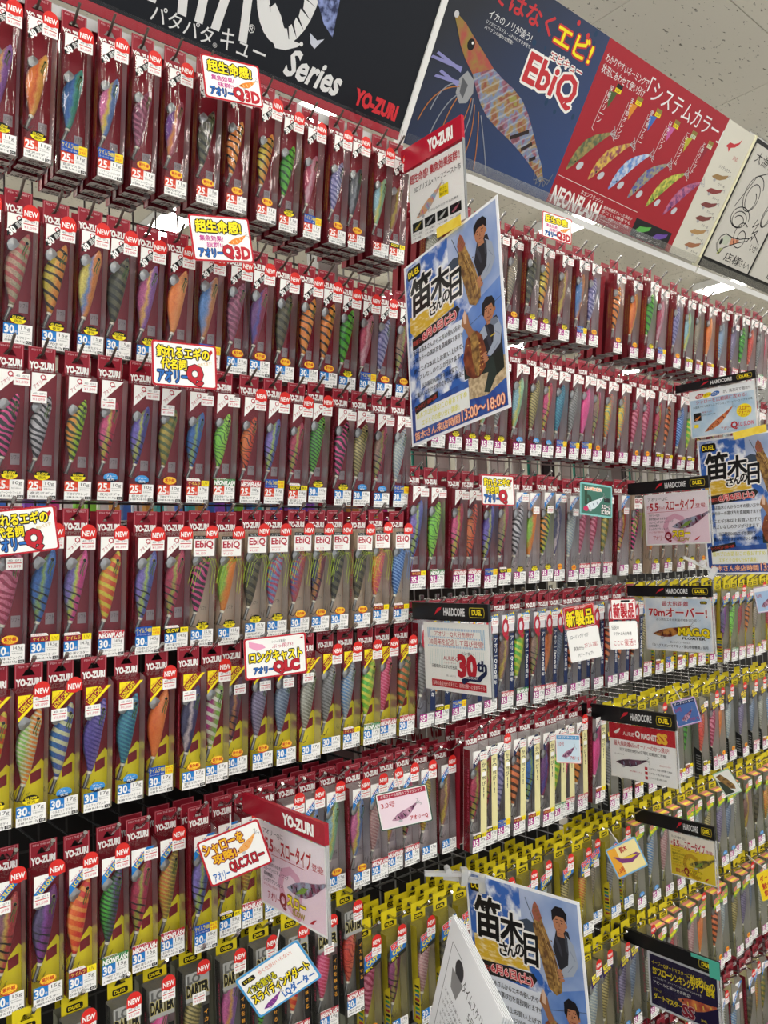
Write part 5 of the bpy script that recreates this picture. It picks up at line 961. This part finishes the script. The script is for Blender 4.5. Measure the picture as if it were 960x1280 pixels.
# ---------------- hand-drawn cards clipped to the hooks
def popcard(c, Ys, label, art, W=100, H=75, frame=R_, name='price_card', stem=True, fr=3):
    TL, TR, BL = (atY(c[i][0], c[i][1], Ys[i] - .034) for i in range(3)); m, w_, h_ = frame3(TL, TR, BL)
    t = empty(name, label, 'price card', mtx=m); b = MB(); r = min(w_, h_) * .06
    b.map = lambda x, z, lay: (x, -lay * .0003, z); b.rrect(0, -h_, w_, 0, r, frame, 1); b.map = lambda x, z, lay: (x, .0006, z); b.rrect(0, -h_, w_, 0, r, mat('d8d8d8'), 1)
    b.box(r, -.0002, -h_ + r, w_ - r, .0006, -r, frame); b.build('board', t)
    A = Art(W, H, w_, h_, .0004); A.RR(fr, fr, W - fr, H - fr, 3, WHITE, .6); art(A); A.build('print', t)
    if stem:
        b = MB(); b.tube([(w_ / 2, .004, -h_ * .3), (w_ / 2, .02, -h_ * .25), (w_ / 2, .12, -h_ * .25)], .0016, mat('dcdcdc', .3), 5); b.build('clip', t)
    return t
def a_cho(A):
    A.T('超生命感!', 10, 8, 84, 28, Y_, 2, .06, out=K_, ow=1.6); A.T('集魚効果!', 14, 33, 52, 42, mat('c0308c'), 2, .04); A.T('抜群!!', 24, 44, 50, 52, mat('c0308c'), 2, .04); A.T('アオリー', 10, 54, 48, 68, B_, 2, .06, out=N_, ow=.8); A.T('Q', 50, 48, 66, 69, R_, 2, .06, out=K_, ow=.8); A.T('3D', 70, 50, 94, 69, R_, 2, .06, out=W_, ow=.8); A.jig(60, 44, 90, 30, 10, Or, mat('f0c890'), 2)
def a_tsu(A):
    A.T('釣れるエギの', 8, 8, 88, 27, Y_, 2, .06, out=K_, ow=1.6); A.T('代名詞', 14, 29, 52, 46, Y_, 2, .06, out=K_, ow=1.4); A.T('アオリー', 8, 48, 54, 68, B_, 2, .07, out=N_, ow=1); A.T('Q', 54, 38, 76, 69, R_, 2, .07, out=K_, ow=1.2); A.T('釣れてます!', 70, 30, 92, 36, mat('c8a020'), 2, rot=-15); A.Pg([(86, 14), (92, 8), (94, 12), (90, 18)], R_, 2)
def a_long(A):
    A.T('シリーズ最長!', 44, 8, 66, 13, K_, 2); A.T('ぶっ飛び!', 44, 15, 78, 23, mat('c0305c'), 2, .02); A.T('ロングキャスト', 8, 26, 92, 46, Y_, 2, .06, out=K_, ow=1.3); A.T('アオリー', 14, 54, 44, 66, B_, 2, .06, out=N_, ow=.6); A.T('QLC', 46, 48, 86, 69, R_, 2, .07, out=mat('5a1018'), ow=.8); A.Pg([(8, 6), (30, 14), (34, 20), (20, 24), (8, 16)], mat('e8a0c0'), 2); A.Pg([(88, 10), (94, 6), (95, 10)], R_, 2)
def a_sha(A):
    A.T('シャローを', 6, 8, 70, 26, mat('e8b020'), 2, .06, out=mat('7a1438'), ow=1.4); A.T('攻略!', 16, 28, 52, 44, mat('e8b020'), 2, .06, out=mat('7a1438'), ow=1.4); A.T('アオリー', 8, 56, 34, 70, B_, 2, .05); A.T('QLCスロー', 36, 48, 92, 66, R_, 2, .05, out=mat('5a1018'), ow=.8); A.jig(52, 40, 88, 20, 12, mat('e8a860'), Or, 2)
def a_sli(A):
    A.RR(6, 8, 26, 16, 2, K_, 2); A.T('DUEL', 9, 10, 23, 14, Y_, 3); A.T('歩く仕掛けいらない!', 32, 8, 84, 15, mat('d86a48'), 2); A.T('イカを魅せる', 6, 22, 50, 34, mat('c8c020'), 2, .05, out=K_, ow=1); A.T('スライディングダート', 6, 36, 94, 52, Y_, 2, .05, out=K_, ow=1.4); A.T('LQダーター', 44, 55, 94, 70, B_, 2, .06); A.jig(12, 66, 42, 56, 9, mat('7a3a8a'), mat('c86ab0'), 2)
def a_teal(A):
    A.R(4, 4, 96, 71, mat('3a6a5c'), 1); A.T('こんな時に使う!', 14, 9, 66, 17, Or, 2, .04, out=W_, ow=.8); A.jig(14, 58, 70, 30, 18, mat('c8d4d8'), mat('5a6a7a'), 3); A.R(74, 30, 92, 40, mat('1c1c1c'), 2); A.T('スローに', 66, 46, 94, 56, WHITE, 4, .04, out=K_, ow=1); A.T('LC SLOW', 66, 59, 94, 68, WHITE, 4, .04, out=K_, ow=1); A.E(18, 60, 8, 6, mat('c0305c'), 4); A.T('b', 16, 20, 34, 50, mat('26402f'), 1.5, .05)
def a_newr(A): A.R(4, 4, 96, 71, mat('c02a26'), 1); A.T('新製品', 8, 16, 92, 66, Y_, 2, .07, out=K_, ow=1.5); A.T('NEW ITEM', 36, 5, 70, 11, WHITE, 2)
def a_neww(A): A.T('新製品', 8, 16, 92, 68, R_, 2, .08); A.RR(40, 5, 76, 12, 2, K_, 2); A.Pg([(82, 12), (92, 5), (94, 10)], R_, 2)
def a_hand1(A): A.T('ローリングアイが', 10, 12, 66, 22, K_, 2, shear=.1); A.T('真鍮から', 14, 40, 46, 50, K_, 2, .01); A.T('ステンレス線に', 48, 36, 92, 48, R_, 2, .01); A.T('パワーアップ!', 24, 57, 72, 66, K_, 2, .01)
def a_hand2(A): A.T('伝説の', 8, 10, 34, 22, K_, 2); A.T('マグナム大分布巻', 14, 28, 78, 38, K_, 2); A.T('ここに', 14, 52, 46, 64, R_, 2); A.T('復活!!', 50, 48, 90, 66, R_, 2, .01)
def a_small(A, c1, c2, tx):
    A.R(4, 4, 96, 71, mat(c1), 1); A.R(4, 4, 96, 14, mat(c2), 1.5); A.T(tx, 10, 5.5, 90, 12, WHITE, 2, .02); A.jig(24, 58, 74, 34, 16, noise_mat('art_small_' + c1, '6a2a58', 'c89ab0', 60), K_, 2); A.T('3.0号', 8, 20, 34, 32, R_, 2, .03); A.T('アオリーQ', 58, 56, 92, 66, R_, 3, .04)
def a_purp(A): A.R(4, 4, 96, 71, mat('f0e0a0'), 1); A.R(4, 4, 30, 71, mat('e8a838'), 1.2); A.Pg([(14, 22), (40, 34), (84, 34), (94, 42), (60, 52), (30, 44)], mat('7a3a7a'), 2); A.Pg([(30, 32), (70, 36), (90, 40), (60, 42)], mat('e8c83a'), 3); A.T('餌木', 40, 8, 62, 22, R_, 3, .05); A.T('1.0号', 8, 52, 30, 64, R_, 3, .04)
Q1 = popcard(((250, 66), (323, 83), (267, 122)), (1.255, 1.24, 1.25), 'red-framed handwritten card with yellow katakana over the top row packs under the black board', a_cho)
popcard(((234, 267), (310, 273), (236, 325)), (1.25, 1.235, 1.25), 'red-framed handwritten card over the second row packs under the black board', a_cho)
popcard(((678, 263), (715, 275), (681, 296)), (1.255, 1.235, 1.255), 'red-framed handwritten card over the top row packs under the prawn board', a_cho)
popcard(((189, 424), (270, 433), (192, 481)), (1.25, 1.235, 1.25), 'red-framed card with a red Q over the third row packs under the black board', a_tsu)
popcard(((-22, 640), (68, 631), (-18, 698)), (1.25, 1.23, 1.25), 'red-framed card with a red Q over the fourth row packs under the black board', a_tsu)
popcard(((601, 593), (642, 595), (599, 631)), (1.25, 1.225, 1.25), 'red-framed card with a red Q over the third row packs under the prawn board', a_tsu)
popcard(((304, 799), (382, 790), (312, 850)), (1.25, 1.225, 1.25), 'red-framed long-cast card with yellow lettering over the fifth row packs', a_long)
popcard(((245, 1054), (322, 1023), (254, 1113)), (1.25, 1.20, 1.25), 'red-framed shallow-water card with orange lettering over the sixth row packs', a_sha)
popcard(((293, 1226), (371, 1174), (313, 1279)), (1.25, 1.18, 1.24), 'blue-framed handwritten card over the yellow-tagged packs', a_sli, frame=mat('4a9ad0'))
popcard(((725, 602), (765, 608), (721, 642)), (1.25, 1.22, 1.25), 'teal-framed card with a white jig under the prawn board', a_teal, frame=mat('7ab8b4'), fr=5)
popcard(((703, 760), (742, 753), (708, 788)), (1.25, 1.21, 1.25), 'red new-product card with yellow lettering above a white note', a_newr, H=75)
popcard(((708, 789), (747, 781), (712.5, 829)), (1.25, 1.21, 1.25), 'white handwritten note hung below the red and yellow new-product card', a_hand1, frame=WHITE)
popcard(((763, 749), (794, 748), (763, 775)), (1.25, 1.21, 1.25), 'white new-product card with red lettering above a white note', a_neww)
popcard(((761, 777), (796, 776), (760, 812)), (1.25, 1.21, 1.25), 'white handwritten note hung below the white new-product card', a_hand2, frame=WHITE)
popcard(((468, 993), (533, 979), (475, 1040)), (1.25, 1.19, 1.25), 'green-edged printed card with a size mark over the sixth row packs', lambda A: a_small(A, 'f0dce6', 'b03048', '水平フォール採用のフラッグシップ'), frame=mat('3a5a4a'), fr=2)
popcard(((694, 917), (725, 918), (712, 950)), (1.25, 1.20, 1.22), 'pale blue printed card clipped over the magnet packs', lambda A: a_small(A, 'c8dce8', '5a98c8', 'マグネット'), frame=mat('e0a0a0'), fr=2)
popcard(((838, 878), (868, 870), (853, 908)), (1.25, 1.20, 1.24), 'lilac-edged small photo card above the black-sided packs', lambda A: a_small(A, '4a6aa8', '2a3a68', 'ダートマスター'), frame=mat('b890c8'))
popcard(((890, 968), (910, 960), (899, 999)), (1.25, 1.21, 1.25), 'pale green-edged card with a photo of a brown squid', lambda A: (A.R(6, 6, 94, 69, mat('f0f0ea'), 1), A.Pg([(10, 10), (40, 8), (64, 30), (80, 50), (74, 62), (50, 56), (24, 36)], squid, 2), A.Pg([(6, 20), (30, 36), (60, 69), (6, 69)], mat('3a4438'), 3)), frame=mat('9ac8a0'))
popcard(((756, 1063), (793, 1045), (770, 1101)), (1.25, 1.20, 1.24), 'blue-framed card with a purple and yellow jig over the yellow-tagged packs', a_purp, frame=mat('7ab0d8'), fr=4)
popcard(((945, 1093), (980, 1076), (954, 1127)), (1.25, 1.20, 1.25), 'yellow card with red lettering over the low packs beyond the yellow slow sign', lambda A: (A.R(3, 3, 97, 72, mat('f0d020'), 1), A.T('ダートの', 8, 10, 60, 26, R_, 2, .05), A.T('魅せる', 10, 30, 56, 46, R_, 2, .05), A.T('餌木', 12, 50, 40, 66, R_, 2, .05)), frame=Y_)
popcard(((941, 735), (966, 731), (945, 767)), (1.25, 1.20, 1.25), 'small blue and white card above the yellow-topped packs', lambda A: a_small(A, 'a8c4e4', 'e8e8f0', 'スロー'), frame=mat('c0a0d0'), fr=2)
# ---------------- leaflets hanging from a clear clip, low in the middle
TL, TR, BL = camz(566, 1143, 1.4), camz(629, 1271, 1.22), camz(541, 1255, 1.46)
m, w_, h_ = frame3(TL, TR, BL); h_ *= 1.35
for k in range(5):
    t = empty('leaflet', 'white printed leaflet in the sheaf hanging beside the low event poster', 'leaflet', 'leaflets beside the low poster', mtx=m @ Matrix.Translation((.002 * k, .0035 * k, -.001 * k)))
    sheet(t, w_, h_, mat('eceef0', .5))
    if k == 0:
        A = Art(100, 140, w_, h_); A.T('タイムスケジュール', 40, 30, 96, 42, K_, 1, .0); A.T('5月の釣行', 56, 46, 94, 56, K_, 1); A.E(30, 32, 8, 10, DGREY, 1); A.Pg([(18, 40), (40, 38), (34, 60), (22, 58)], GREY, 1.2); A.Ln([(10, 20), (10, 130)], .6, K_, 1); A.Ln([(10, 20), (30, 20)], .6, K_, 1)
        for i in range(8): A.T('エギングの楽しみ方とおすすめカラー', 14 + (i % 2) * 3, 66 + i * 7, 88, 70 + i * 7, DGREY, 1)
        A.build('print', t)
def clip(P, rot, label):
    t = empty('plastic_clip', label, 'clip', loc=P); t.rotation_euler = rot; g = clear_c
    b = MB(); b.box(-.006, -.05, -.004, .006, .03, .004, g); b.build('arm', t); b = MB(); b.box(-.009, -.062, -.022, .009, -.048, .012, g); b.build('jaw', t); b = MB(); b.tube([(-.012, -.02, .008), (.012, -.02, .008)], .007, g, 8); b.build('pivot', t)
clear_c = clear_mat('clip_plastic', .45, .1, 0, 1.0, (.85, .87, .88, 1))
clip(atY(572, 1098, 1.25), (0, 0, .5), 'clear plastic clip holding the low event poster')
clip(atY(548, 1092, 1.26), (.1, 0, 1.0), 'clear plastic clip arm beside the low event poster')
clip(atX(868, 703, 2.045), (.5, .2, .4), 'clear plastic clip hanging below the pink slow-type sign')
